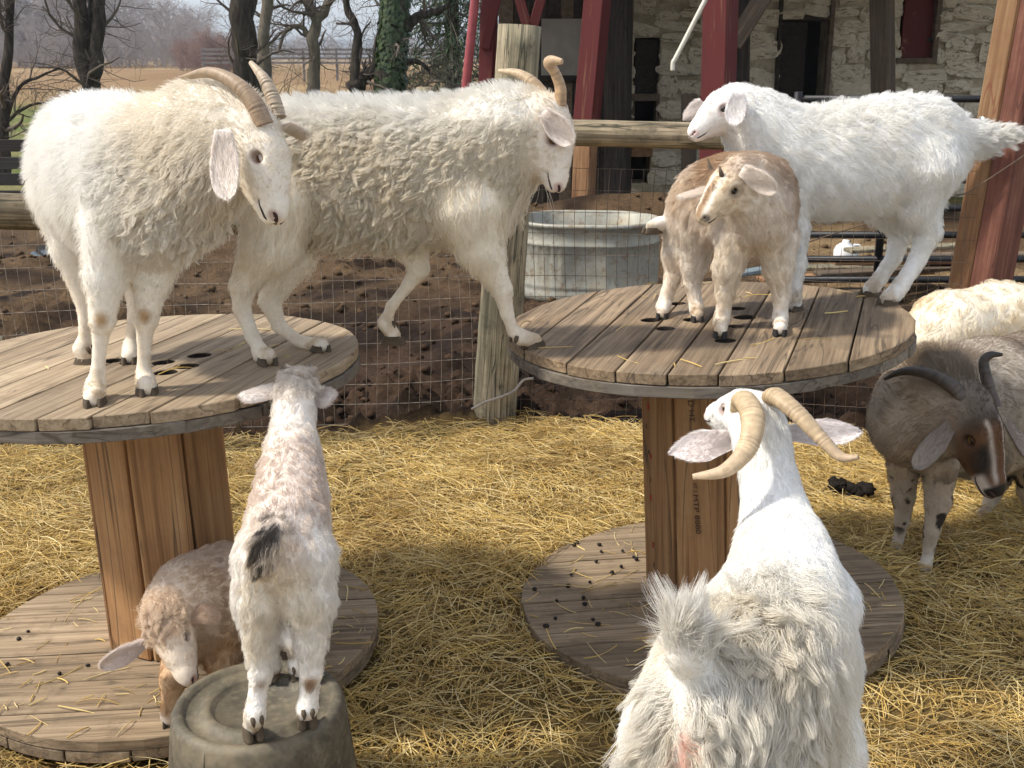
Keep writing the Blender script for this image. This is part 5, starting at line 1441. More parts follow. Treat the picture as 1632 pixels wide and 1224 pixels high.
# ---- A: big cream goat standing on the left spool, head turned
def goat_standing_cream():
    g = Goat(0.0055)
    g.chain(WL([(122, 250, 3.16, .100), (146, 240, 3.08, .125), (190, 255, 2.90, .140), (245, 268, 2.72, .128), (285, 282, 2.62, .095)]), .08, 'torso', .05, sign=-1, grav=.7)
    g.chain(WL([(124, 300, 3.12, .115), (188, 318, 2.90, .122), (245, 330, 2.70, .108), (282, 330, 2.62, .085)]), .08, 'torso', .055, sign=-1, grav=1.0)
    g.chain(WL([(268, 235, 2.68, .105), (322, 205, 2.60, .088), (368, 200, 2.54, .068), (398, 208, 2.50, .05)]), .07, 'neck', .045, sign=-1, grav=.6)
    g.chain(WL([(285, 318, 2.62, .085), (335, 268, 2.55, .072), (372, 245, 2.51, .055)]), .06, 'neck', .05, sign=-1, grav=1.0)
    add_head(g, W(406, 200, 2.49), W(453, 346, 2.40), (0.96, -0.26, 0.25), 1.16, 1.02)
    leg(g, [(185, 370, 2.68, .085), (168, 440, 2.66, .052), (163, 512, 2.645, .034), (160, 540, 2.645, .023), (156, 592, 2.64, .021), (152, 615, 2.635, .022)])
    leg(g, [(258, 370, 2.72, .08), (243, 440, 2.72, .050), (233, 508, 2.715, .033), (230, 540, 2.715, .022), (229, 590, 2.71, .021), (232, 608, 2.70, .022)])
    leg(g, [(118, 330, 3.06, .10), (112, 395, 3.05, .055), (133, 470, 3.05, .032), (136, 510, 3.04, .022), (134, 545, 3.03, .021), (130, 556, 3.02, .021)])
    leg(g, [(190, 340, 3.0, .09), (208, 400, 3.04, .05), (216, 470, 3.06, .030), (213, 510, 3.05, .021), (209, 545, 3.04, .020), (208, 556, 3.03, .020)])
    hd = g.head
    t = [SL.hit(149, 651), SL.hit(237, 633), SL.hit(122, 579), SL.hit(205, 582)]
    hoofs = [(W(152, 615, 2.635), t[0], .056), (W(232, 608, 2.70), t[1], .056), (W(130, 556, 3.02), t[2], .052), (W(208, 556, 3.03), t[3], .050)]
    def colour(g, V, N):
        c = np.tile(CREAM, (len(V), 1))
        c = lerp(c, WHITE, 0.85 * sstep(1.15, 1.5, V[:, 2]) * sstep(-.80, -1.0, V[:, 0]))
        c = lerp(c, WHITE, 0.35)
        c = lerp(c, np.array([0.84, 0.76, 0.63]), 0.5 * g.tw['neck'])
        c = lerp(c, np.array([0.84, 0.75, 0.62]), g.tw['leg'] * sstep(1.22, 1.05, V[:, 2]))
        c = lerp(c, np.array([0.84, 0.76, 0.64]), g.tw['head'])
        c = spots(c, V, [W(160, 512, 2.605), W(228, 506, 2.675)], (0.42, 0.27, 0.13), 0.008, 0.032)
        return c
    body = lambda g: g.tw['torso'] + g.tw['neck'] + 0.5 * g.tw['leg'] + 0.9 * g.tw['head']
    wool = lambda g: (g.tw['neck'] + g.tw['torso']) * sstep(-1.05, -0.85, g.V[:, 0]) * sstep(1.62, 1.5, g.V[:, 2])
    ears = [dict(base=W(356, 206, 2.40), tip=W(363, 320, 2.36), face=(-0.25, -1, 0.15), width=.072, col=(.84, .76, .66), incol=(.85, .78, .72), cup=.25, root=.5),
            dict(base=W(455, 200, 2.50), tip=W(484, 222, 2.58), face=(0.2, 1, 0.2), width=.05, col=(.84, .76, .66), incol=(.8, .65, .58))]
    hb, ht = (0.36, 0.25, 0.16), (0.40, 0.30, 0.20)
    horns = [dict(pts=[W(421, 200, 2.455), W(405, 165, 2.46), W(375, 133, 2.48), W(335, 116, 2.52), W(290, 124, 2.58)], radii=[.027, .025, .021, .015, .006], c_base=hb, c_tip=ht, ridges=30, amp=.022, ridge_fade=.7),
             dict(pts=[W(443, 188, 2.52), W(436, 160, 2.53), W(422, 128, 2.55), W(400, 100, 2.58)], radii=[.023, .021, .017, .007], c_base=(.48, .38, .27), c_tip=(.5, .4, .29), ridges=16, amp=.06, ridge_fade=.95)]
    coat = [dict(count=46000, dens=body, lift=.45, grav=.3, clump=.35, guides=40, width=.0006, rnd=.35),
            dict(count=18000, dens=wool, ln=lambda g: g.ln * 1.15, lift=.36, grav=.7, clump=.95, guides=26, wave=.18, wfreq=1.3, width=.00085, rnd=.15)]
    finish_goat('horned_goat', 'fluffy cream goat standing on a spool, head turned, white ear hanging down', g, (t[0] + t[2]) / 2, colour, coat, hoofs, HAIR, ears=ears, horns=horns, iris=(.26, .13, .07), nose_col=(.42, .28, .22), eye_r=.046, lid=.0, stain=.3, eye_pink=(.42, .24, .19),  group='goats on the cable spools')

# ---- B: big cream goat striding from spool to spool
def goat_striding_cream():
    g = Goat(0.0055)
    g.chain(WL([(428, 250, 3.12, .090), (470, 243, 3.12, .112), (560, 250, 3.12, .128), (660, 252, 3.11, .130), (735, 250, 3.10, .120), (772, 262, 3.09, .095)]), .08, 'torso', .055, sign=-1, grav=1.0)
    g.chain(WL([(442, 295, 3.12, .10), (540, 303, 3.12, .122), (640, 302, 3.11, .122), (730, 303, 3.10, .112), (768, 310, 3.09, .09)]), .08, 'torso', .06, sign=-1, grav=1.6)
    g.chain(WL([(745, 238, 3.09, .110), (795, 210, 3.06, .096), (835, 200, 3.04, .075), (862, 195, 3.03, .055)]), .07, 'neck', .04, sign=-1, grav=.5)
    g.chain(WL([(772, 288, 3.09, .085), (812, 250, 3.05, .070), (842, 228, 3.03, .055)]), .06, 'neck', .045, sign=-1, grav=.9)
    add_head(g, W(872, 170, 3.02), W(900, 300, 2.98), (0.95, -0.20, 0.2), 1.16, 1.02)
    # near hind, far hind
    leg(g, [(445, 320, 3.04, .115), (430, 390, 3.02, .085), (388, 455, 3.02, .042), (385, 490, 3.02, .030), (402, 535, 3.01, .025), (418, 566, 3.0, .024)], ln=(.04, .03, .018, .010))
    leg(g, [(455, 330, 3.18, .10), (465, 410, 3.18, .07), (430, 480, 3.18, .036), (445, 520, 3.17, .026), (478, 545, 3.15, .022), (492, 550, 3.14, .022)], ln=(.03, .02, .012, .008))
    # near fore on the other spool, far fore lifted
    leg(g, [(750, 330, 3.03, .11), (765, 395, 3.03, .068), (800, 462, 3.05, .032), (808, 500, 3.06, .023), (818, 528, 3.07, .021), (830, 537, 3.07, .021)], ln=(.04, .02, .010, .008))
    leg(g, [(690, 330, 3.17, .09), (652, 385, 3.18, .058), (668, 428, 3.18, .034), (650, 455, 3.18, .022), (624, 488, 3.18, .020), (614, 515, 3.18, .022)], ln=(.025, .014, .010, .008))
    t = [SL.hit(432, 584), SL.hit(520, 563), SM.hit(864, 550)]
    hoofs = [(W(418, 566, 3.0), t[0], .055), (W(492, 550, 3.14), t[1], .052), (W(830, 537, 3.07), t[2], .052), (W(614, 515, 3.18), W(610, 548, 3.18), .050)]
    g.chain(WL([(405, 235, 3.13, .03), (380, 220, 3.13, .02)]), .04, 'tail', .05)
    def colour(g, V, N):
        c = np.tile(CREAM * np.array([1.01, 1.01, 1.0]), (len(V), 1))
        c = lerp(c, WHITE, 0.8 * sstep(1.50, 1.60, V[:, 2]) * g.tw['torso'])
        c = lerp(c, WHITE * .98, 0.7 * g.tw['neck'] * sstep(1.5, 1.62, V[:, 2]))
        c = lerp(c, np.array([0.84, 0.75, 0.62]), g.tw['leg'] * sstep(1.2, 1.05, V[:, 2]))
        c = lerp(c, np.array([0.84, 0.76, 0.66]), g.tw['head'])
        return c
    body = lambda g: g.tw['torso'] + g.tw['neck'] + 0.5 * g.tw['leg'] + 0.9 * g.tw['head'] + g.tw['tail']
    wool = lambda g: (g.tw['torso'] + 0.8 * g.tw['neck']) * sstep(1.60, 1.54, g.V[:, 2])
    crest = lambda g: (g.tw['torso'] + g.tw['neck']) * sstep(.55, .9, g.N[:, 2])
    ears = [dict(base=W(866, 178, 2.955), tip=W(912, 230, 2.93), face=(0.5, -1, -0.6), width=.062, col=(.84, .77, .7), incol=(.82, .74, .68), cup=.45)]
    horns = [dict(pts=[W(893, 168, 3.0), W(893, 140, 3.0), W(884, 115, 3.0), W(874, 102, 2.99), W(880, 97, 2.97), W(896, 98, 2.95)], radii=[.021, .019, .017, .016, .014, .007], c_base=(.46, .30, .17), c_tip=(.55, .39, .24), ridges=12, amp=.02),
             dict(pts=[W(872, 160, 3.05), W(850, 132, 3.07), W(825, 117, 3.1), W(796, 113, 3.14)], radii=[.022, .019, .015, .007], c_base=(.46, .32, .19), c_tip=(.52, .4, .26), ridges=12, amp=.02)]
    beardm = lambda g: np.exp(-((g.V - W(838, 285, 3.0)) ** 2).sum(1) / .018 ** 2)
    coat = [dict(count=28000, dens=body, lift=.36, grav=.5, clump=.5, guides=45, width=.00075, rnd=.25),
            dict(count=36000, dens=wool, ln=lambda g: g.ln * 1.15, lift=.34, grav=.8, clump=.97, guides=26, wave=.22, wfreq=1.4, width=.0009, rnd=.10),
            dict(count=6000, dens=crest, ln=lambda g: g.ln * 1.0, lift=.75, grav=.1, clump=.6, guides=30, width=.0006, rnd=.3),
            dict(count=350, dens=beardm, ln=lambda g: np.full(len(g.V), .085), flow=lambda g: np.tile([-.3, -.2, -1.0], (len(g.V), 1)), lift=.1, grav=.6, clump=.8, guides=120, width=.0007)]
    finish_goat('horned_goat', 'shaggy cream goat striding across from one spool to the other, a foreleg lifted', g, (t[0] + t[1]) / 2, colour, coat, hoofs, HAIR, ears=ears, horns=horns, nose_col=(.55, .36, .32), stain=.3, group='goats on the cable spools')

# ---- C: white kid on the second spool, in profile
def kid_white():
    g = Goat(0.005)
    g.chain(WL([(1512, 232, 3.50, .075), (1475, 222, 3.50, .105), (1415, 228, 3.48, .118), (1330, 240, 3.46, .118), (1255, 245, 3.44, .108), (1215, 255, 3.42, .085)]), .07, 'torso', .038, sign=-1, grav=.4)
    g.chain(WL([(1470, 265, 3.50, .10), (1390, 275, 3.48, .118), (1310, 278, 3.46, .115), (1240, 285, 3.43, .095)]), .07, 'torso', .04, sign=-1, grav=.6)
    g.chain(WL([(1238, 222, 3.43, .10), (1205, 198, 3.42, .085), (1178, 180, 3.41, .068)]), .06, 'neck', .028, sign=-1, grav=.4)
    add_head(g, W(1176, 152, 3.42), W(1098, 208, 3.36), (-0.28, -0.08, 0.95), 1.22, 1.02, ln=.010)
    leg(g, [(1470, 270, 3.44, .115), (1462, 325, 3.44, .075), (1480, 368, 3.44, .044), (1462, 415, 3.44, .034), (1436, 455, 3.42, .032), (1425, 468, 3.41, .03)], ln=(.035, .035, .022, .016))
    leg(g, [(1440, 270, 3.56, .10), (1415, 330, 3.56, .07), (1436, 368, 3.56, .042), (1425, 410, 3.56, .032), (1402, 444, 3.55, .030), (1392, 456, 3.54, .028)], ln=(.035, .03, .02, .016))
    leg(g, [(1225, 300, 3.45, .075), (1160, 340, 3.45, .045), (1105, 345, 3.44, .032), (1075, 350, 3.43, .028), (1052, 358, 3.42, .026)], ln=(.03, .02, .015, .012))
    leg(g, [(1245, 310, 3.38, .08), (1262, 365, 3.38, .05), (1268, 420, 3.38, .034), (1266, 455, 3.38, .030), (1264, 475, 3.38, .030)], ln=(.03, .025, .018))
    g.chain(WL([(1515, 222, 3.5, .045), (1560, 224, 3.49, .030), (1612, 214, 3.48, .014)]), .04, 'tail', .06, sign=1.0)
    t = [SM.hit(1402, 487), SM.hit(1372, 472), W(1026, 372, 3.40), SM.hit(1258, 497)]
    hoofs = [(W(1425, 468, 3.41), t[0], .05), (W(1392, 456, 3.54), t[1], .048), (W(1052, 358, 3.42), t[2], .045), (W(1264, 475, 3.38), t[3], .048)]
    def colour(g, V, N):
        c = np.tile(WHITE, (len(V), 1))
        c = lerp(c, np.array([.86, .80, .72]), .5 * g.tw['leg'] * sstep(1.15, 1.0, V[:, 2]))
        c = lerp(c, np.array([.87, .83, .79]), .6 * g.tw['head'])
        return c
    body = lambda g: g.tw['torso'] + g.tw['neck'] + 1.0 * g.tw['leg'] + 0.9 * g.tw['head'] + 2 * g.tw['tail']
    ears = [dict(base=W(1176, 146, 3.33), tip=W(1172, 200, 3.30), face=(-0.5, -1, 0.1), width=.064, col=(.86, .83, .8), incol=(.86, .83, .82), cup=.3, root=.5),
            dict(base=W(1118, 160, 3.46), tip=W(1090, 190, 3.50), face=(0.2, 1, -0.3), width=.034, col=(.86, .8, .76), incol=(.8, .62, .55), cup=.3)]
    coat = [dict(count=40000, dens=body, lift=.34, grav=.35, clump=.6, guides=40, width=.00062, rnd=.25),
            dict(count=7000, dens=lambda g: g.tw['torso'] * sstep(.3, .8, g.N[:, 2]) + g.tw['neck'] * sstep(.3, .8, g.N[:, 2]) + 2 * g.tw['tail'], lift=.6, grav=.1, clump=.75, guides=40, wave=.1, wfreq=1.2, width=.0006, rnd=.35)]
    finish_goat('goat_kid', 'pure white kid on a spool in profile, tail out, one foreleg lifted', g, (t[0] + t[1]) / 2, colour, coat, hoofs, HAIR, ears=ears, horns=(), iris=(.16, .14, .13), eye_pink=(.5, .28, .25), lid_col=(.8, .7, .66), stain=.2, nose_col=(.72, .5, .45), eye_r=.074, group='goats on the cable spools')

# ---- D: tan kid on the second spool, facing out
def kid_tan_on_spool():
    g = Goat(0.0045)
    g.chain(WL([(1104, 325, 3.42, .060), (1126, 310, 3.38, .072), (1165, 303, 3.31, .084), (1203, 310, 3.22, .090), (1210, 332, 3.17, .070)]), .08, 'torso', .045, sign=-1, grav=.7)
    g.chain(WL([(1112, 348, 3.39, .070), (1165, 344, 3.30, .080), (1206, 350, 3.20, .080)]), .06, 'torso', .035, sign=-1, grav=.9)
    g.chain(WL([(1212, 305, 3.17, .085), (1195, 290, 3.11, .068), (1180, 282, 3.07, .055)]), .05, 'neck', .028, sign=-1, grav=.5)
    g.chain(WL([(1212, 340, 3.16, .075), (1190, 318, 3.08, .05)]), .05, 'neck', .035, sign=-1, grav=1.0)
    add_head(g, W(1184, 272, 3.07), W(1113, 343, 3.0), (-0.42, -0.36, 0.83), 1.28, 1.0, ln=.010)
    leg(g, [(1175, 380, 3.20, .060), (1160, 425, 3.20, .042), (1155, 470, 3.21, .030), (1152, 500, 3.21, .026), (1150, 512, 3.21, .026)], ln=(.03, .022, .016))
    leg(g, [(1238, 380, 3.19, .060), (1240, 425, 3.19, .042), (1245, 468, 3.20, .029), (1244, 500, 3.20, .025), (1243, 510, 3.20, .025)], ln=(.03, .022, .016))
    leg(g, [(1090, 360, 3.44, .066), (1078, 405, 3.44, .042), (1074, 435, 3.44, .030), (1063, 470, 3.43, .026), (1058, 487, 3.42, .026)], ln=(.03, .022, .016))
    leg(g, [(1112, 370, 3.38, .060), (1105, 420, 3.40, .040), (1103, 450, 3.40, .029), (1108, 480, 3.39, .025), (1110, 492, 3.38, .025)], ln=(.03, .022, .016))
    t = [SM.hit(1147, 540), SM.hit(1243, 537), SM.hit(1054, 510), SM.hit(1112, 515)]
    hoofs = [(W(1150, 512, 3.21), t[0], .042), (W(1243, 510, 3.20), t[1], .042), (W(1058, 487, 3.42), t[2], .040), (W(1110, 492, 3.38), t[3], .040)]
    TAN, PALE = np.array([.46, .325, .22]), np.array([.87, .80, .71])
    def colour(g, V, N):
        c = np.tile(PALE, (len(V), 1))
        nz = fbm(V, 9, 3, 2) * .06
        d = V[:, 2] - 1.355 + .55 * np.maximum(0, V[:, 0] - .70) + .25 * (V[:, 1] - 3.25) + nz
        m = sstep(-.07, .04, d) * sstep(.50, .60, V[:, 0] + .4 * (V[:, 2] - 1.3) + nz)
        c = lerp(c, TAN, m * (g.tw['torso'] + .8 * g.tw['neck']))
        c = lerp(c, TAN * .65, .25 * m * sstep(0, .05, nz))
        c = lerp(c, np.array([.70, .56, .44]), .45 * (1 - m) * g.tw['torso'])
        hx, hy, hz = head_uv(g, V); hw = g.tw['head']
        hc = np.tile(np.array([.74, .60, .43]), (len(V), 1))
        hc = lerp(hc, np.array([.27, .155, .08]), sstep(.40, .62, hx) * sstep(-.06, .02, hz) * np.exp(-(hy / .09) ** 2) * .9)          # nose bridge
        hc = lerp(hc, np.array([.28, .17, .10]), sstep(.38, .2, hx) * sstep(-.02, .08, hz) * .8)            # crown
        st = np.exp(-((np.abs(hy) - .10) / .03) ** 2) * sstep(.3, .4, hx) * sstep(-.03, .03, hz)
        hc = lerp(hc, np.array([.86, .80, .71]), st)
        bl = np.exp(-((np.abs(hy) - .12) / .035) ** 2) * sstep(.45, .5, hx) * sstep(.75, .6, hx) * np.exp(-((hz + .03) / .035) ** 2)
        hc = lerp(hc, np.array([.05, .035, .028]), np.clip(1.0 * bl, 0, 1))
        hc = lerp(hc, np.array([.80, .70, .56]), sstep(-.08, -.16, hz))
        c = lerp(c, hc, hw)
        c = lerp(c, np.array([.74, .58, .42]), .4 * g.tw['leg'] * sstep(.3, .6, vnoise(V, 14, 4)))
        return c
    body = lambda g: g.tw['torso'] + g.tw['neck'] + g.tw['leg'] + .9 * g.tw['head']
    ears = [dict(base=W(1182, 270, 3.0), tip=W(1238, 304, 2.96), face=(-.3, -1, -.3), width=.060, col=(.86, .76, .66), incol=(.88, .80, .72), cup=.3),
            dict(base=W(1140, 300, 3.12), tip=W(1078, 314, 3.2), face=(.2, .6, -.6), width=.035, col=(.82, .74, .66), incol=(.8, .65, .55))]
    horns = [dict(pts=[W(1152, 285, 3.02), W(1149, 275, 3.01), W(1147, 265, 3.01)], radii=[.009, .006, .002], c_base=(.10, .07, .05), c_tip=(.16, .12, .09), ridges=3),
             dict(pts=[W(1133, 270, 3.06), W(1130, 261, 3.06), W(1128, 252, 3.06)], radii=[.008, .005, .002], c_base=(.16, .12, .09), c_tip=(.2, .15, .1), ridges=3)]
    coat = [dict(count=34000, dens=body, lift=.28, grav=.45, clump=.75, guides=40, wave=.04, wfreq=1.2, width=.0006, rnd=.2)]
    finish_goat('goat_kid', 'small tan and cream kid on a spool with horn buds, before the white kid', g, (t[0] + t[1] + t[2] + t[3]) / 4, colour, coat, hoofs, HAIR, ears=ears, horns=horns, iris=(.12, .09, .07), eye_pink=(.40, .29, .19), lid_col=(.5, .38, .25), nose_col=(.06, .045, .04), eye_r=.072, group='goats on the cable spools', hoof_col=(.035, .03, .028))


# ---- E: pale kid on the upturned tub, seen from behind
def kid_on_tub():
    g = Goat(0.0045)
    g.chain(WL([(454, 880, 2.18, .070), (456, 835, 2.25, .070), (461, 785, 2.34, .060), (465, 745, 2.42, .052), (466, 712, 2.48, .040)]), .06, 'torso', .026, sign=-1, grav=.4)
    g.chain(WL([(456, 905, 2.22, .076), (461, 845, 2.32, .068), (466, 790, 2.42, .056)]), .06, 'torso', .026, sign=-1, grav=.5)
    g.chain(WL([(466, 715, 2.48, .050), (467, 680, 2.53, .037), (470, 645, 2.57, .034), (473, 620, 2.60, .038)]), .05, 'neck', .02, sign=-1, grav=.4)
    add_head(g, W(473, 622, 2.59), W(484, 588, 2.765), (-0.03, -0.12, 1.0), 1.0, 0.9, ln=.014)
    leg(g, [(420, 890, 2.19, .064), (413, 955, 2.17, .056), (414, 1030, 2.16, .036), (415, 1075, 2.15, .030), (410, 1110, 2.14, .024), (406, 1140, 2.12, .026)], ln=(.03, .032, .028, .014))
    leg(g, [(487, 890, 2.19, .064), (493, 955, 2.17, .056), (495, 1030, 2.16, .036), (496, 1072, 2.15, .030), (493, 1105, 2.15, .024), (490, 1128, 2.14, .026)], ln=(.03, .032, .028, .014))
    tz = TUB_Z
    f1, f2 = G(432, 1078, tz), G(478, 1078, tz)
    for f, dx in ((f1, -.035), (f2, .035)):
        sh = W(466, 745, 2.44) + np.array([dx, 0, -.07])
        g.chain([(sh, .045), (f + np.array([0, .0, .20]), .03), (f + np.array([0, 0, .10]), .024), (f + np.array([0, 0, .03]), .021)], .03, 'leg', .014, sign=1)
    t = [G(402, 1172, tz), G(489, 1152, tz)]
    hoofs = [(W(406, 1140, 2.12), G(398, 1163, tz), .045), (W(490, 1128, 2.14), G(488, 1142, tz), .045), (f1 + np.array([0, 0, .03]), f1 + np.array([0, .03, 0]), .042), (f2 + np.array([0, 0, .03]), f2 + np.array([0, .03, 0]), .042)]
    g.chain(WL([(440, 845, 2.16, .028), (424, 874, 2.12, .020), (415, 902, 2.11, .012)]), .03, 'tail', .045, sign=1.0)
    PK = np.array([.76, .67, .60])
    def colour(g, V, N):
        c = np.tile(np.array([.84, .76, .67]), (len(V), 1))
        back = g.tw['torso'] * sstep(.2, .8, N[:, 2])
        nz = fbm(V, 14, 3, 5)
        c = lerp(c, np.array([.70, .59, .51]), g.tw['torso'] * sstep(-.2, .5, N[:, 2]) * .85)
        c = lerp(c, np.array([.46, .38, .33]), back * sstep(.0, .45, nz) * .8)
        c = lerp(c, np.array([.86, .83, .78]), g.tw['leg'] * .9)
        c = lerp(c, np.array([.86, .82, .78]), g.tw['neck'] * .5)
        c = lerp(c, np.array([.70, .60, .53]), g.tw['head'] * sstep(-.1, .3, nz))
        c = lerp(c, np.array([.06, .052, .048]), .95 * sstep(.45, .8, g.tw['tail']) * sstep(-.35, .25, vnoise(V, 60, 3) + .012 / .02 * (V[:, 2] < .70)))
        c = spots(c, V, [W(416, 1098, 2.11), W(494, 1094, 2.12)], (.30, .18, .10), .006, .03)
        return c
    body = lambda g: g.tw['torso'] + .8 * g.tw['neck'] + 1.1 * g.tw['leg'] + .9 * g.tw['head'] + 2.5 * g.tw['tail']
    ears = [dict(base=W(448, 617, 2.60), tip=W(381, 632, 2.56), face=(-.2, .4, -1), width=.062, col=(.86, .80, .75), incol=(.62, .45, .40), cup=.4),
            dict(base=W(498, 622, 2.60), tip=W(531, 636, 2.57), face=(.3, .3, -1), width=.060, col=(.82, .75, .69), incol=(.62, .45, .40), cup=.4)]
    horns = [dict(pts=[W(452, 596, 2.63), W(450, 590, 2.64), W(449, 582, 2.645)], radii=[.009, .007, .002], c_base=(.14, .11, .09), c_tip=(.2, .16, .13), ridges=2),
             dict(pts=[W(490, 592, 2.64), W(492, 586, 2.65), W(495, 579, 2.655)], radii=[.009, .007, .002], c_base=(.14, .11, .09), c_tip=(.2, .16, .13), ridges=2)]
    coat = [dict(count=36000, dens=body, lift=.30, grav=.35, clump=.7, guides=45, wave=.06, wfreq=1.0, width=.00055, rnd=.3),
            dict(count=2500, dens=lambda g: g.tw['head'] * sstep(.45, .1, head_uv(g, g.V)[0]) * (head_uv(g, g.V)[2] > 0), ln=lambda g: g.ln * 2.2, lift=.45, grav=.2, clump=.85, guides=60, wave=.12, wfreq=1.0, width=.0006, rnd=.5)]
    finish_goat('goat_kid', 'pinkish white kid standing on the upturned rubber tub, black tuft on its tail', g, (t[0] + t[1]) / 2, colour, coat, hoofs, HAIR, ears=ears, horns=horns, nose_col=(.4, .28, .25), group='kids beside the first spool')

# ---- F: tan kid on the first spool's foot, head lowered
def kid_head_down():
    g = Goat(0.0045)
    g.chain(WL([(470, 960, 2.90, .085), (420, 935, 2.84, .095), (355, 935, 2.74, .100), (305, 955, 2.66, .092), (283, 975, 2.62, .07)]), .06, 'torso', .026, sign=-1, grav=.5)
    g.chain(WL([(430, 980, 2.84, .09), (350, 985, 2.74, .092), (310, 995, 2.66, .075)]), .06, 'torso', .026, sign=-1, grav=.6)
    g.chain(WL([(300, 950, 2.64, .078), (280, 965, 2.58, .062), (268, 985, 2.53, .052)]), .05, 'neck', .022, sign=-1, grav=.2)
    add_head(g, W(263, 978, 2.53), W(296, 1090, 2.425), (-.22, -.80, .42), 1.16, 1.02, ln=.012)
    z0 = 0.07
    fa, fb = SL.hit(268, 1162, False), SL.hit(352, 1128, False)
    g.chain([(W(300, 1010, 2.64), .055), (W(283, 1065, 2.61), .036), (fa + np.array([.01, .04, .12]), .026), (fa + np.array([0, .025, .03]), .022)], .03, 'leg', (.02, .012, .01), sign=1)
    g.chain([(W(345, 1010, 2.66), .055), (W(352, 1055, 2.67), .034), (fb + np.array([0, .03, .11]), .024), (fb + np.array([0, .025, .03]), .021)], .03, 'leg', (.02, .012, .01), sign=1)
    fc, fd = SL.hit(420, 1085, False), SL.hit(470, 1075, False)
    for f, tp in ((fc, W(425, 990, 2.86)), (fd, W(465, 985, 2.92))):
        g.chain([(tp, .065), (f + np.array([-.02, .05, .2]), .04), (f + np.array([.02, .05, .12]), .026), (f + np.array([0, .02, .03]), .021)], .03, 'leg', (.02, .015, .012), sign=1)
    hoofs = [(fa + np.array([0, .025, .03]), fa, .042), (fb + np.array([0, .025, .03]), fb, .042), (fc + np.array([0, .02, .03]), fc + np.array([-.02, 0, 0]), .04), (fd + np.array([0, .02, .03]), fd + np.array([-.02, 0, 0]), .04)]
    def colour(g, V, N):
        c = np.tile(np.array([.64, .50, .385]), (len(V), 1))
        nz = fbm(V, 10, 3, 8)
        c = lerp(c, np.array([.76, .63, .51]), sstep(-.2, .4, nz))
        c = lerp(c, np.array([.80, .68, .56]), .9 * g.tw['neck'] * sstep(.5, -.3, N[:, 0]))
        hx, hy, hz = head_uv(g, V)
        hc = lerp(np.tile(np.array([.76, .60, .45]), (len(V), 1)), np.array([.82, .70, .57]), sstep(.3, .6, hx))
        c = lerp(c, hc, g.tw['head'])
        c = spots(c, V, [g.head['poll'] + np.array([0, -.02, .03])], (.80, .66, .52), .08, .15)
        c = lerp(c, np.array([.55, .37, .22]), g.tw['leg'] * sstep(.36, .28, V[:, 2]))
        c = lerp(c, np.array([.82, .74, .66]), g.tw['leg'] * sstep(.14, .1, V[:, 2]))
        return c
    body = lambda g: g.tw['torso'] + g.tw['neck'] + .7 * g.tw['leg'] + .9 * g.tw['head']
    ears = [dict(base=W(238, 1018, 2.50), tip=W(160, 1064, 2.50), face=(.1, -.8, -.5), width=.058, col=(.80, .70, .62), incol=(.84, .74, .70), cup=.3, root=.5),
            dict(base=W(298, 985, 2.52), tip=W(352, 982, 2.56), face=(.3, .6, -.7), width=.055, col=(.76, .60, .47), incol=(.75, .55, .45), cup=.4, droop=-.25)]
    coat = [dict(count=28000, dens=body, lift=.28, grav=.3, clump=.75, guides=40, wave=.07, wfreq=1.2, width=.00055, rnd=.3),
            dict(count=2600, dens=lambda g: g.tw['head'] * sstep(.42, .15, head_uv(g, g.V)[0]) * (head_uv(g, g.V)[2] > .02), ln=lambda g: g.ln * 2.2, flow=lambda g: g.flow * 0 + np.array([0, -.6, .2]) + .6 * g.N, lift=.4, grav=.25, clump=.9, guides=70, wave=.15, wfreq=1.2, width=.0006, rnd=.6)]
    finish_goat('goat_kid', 'tan kid with lowered curly head standing on the foot of a spool', g, (fa + fb + fc + fd) / 4, colour, coat, hoofs, HAIR, ears=ears, horns=(), nose_col=(.45, .22, .18), eye_pink=(.62, .46, .36), lid_col=(.7, .56, .44), lid=-.1, iris=(.1, .07, .05), eye_r=.052, group='kids beside the first spool', hoof_col=(.06, .05, .04))

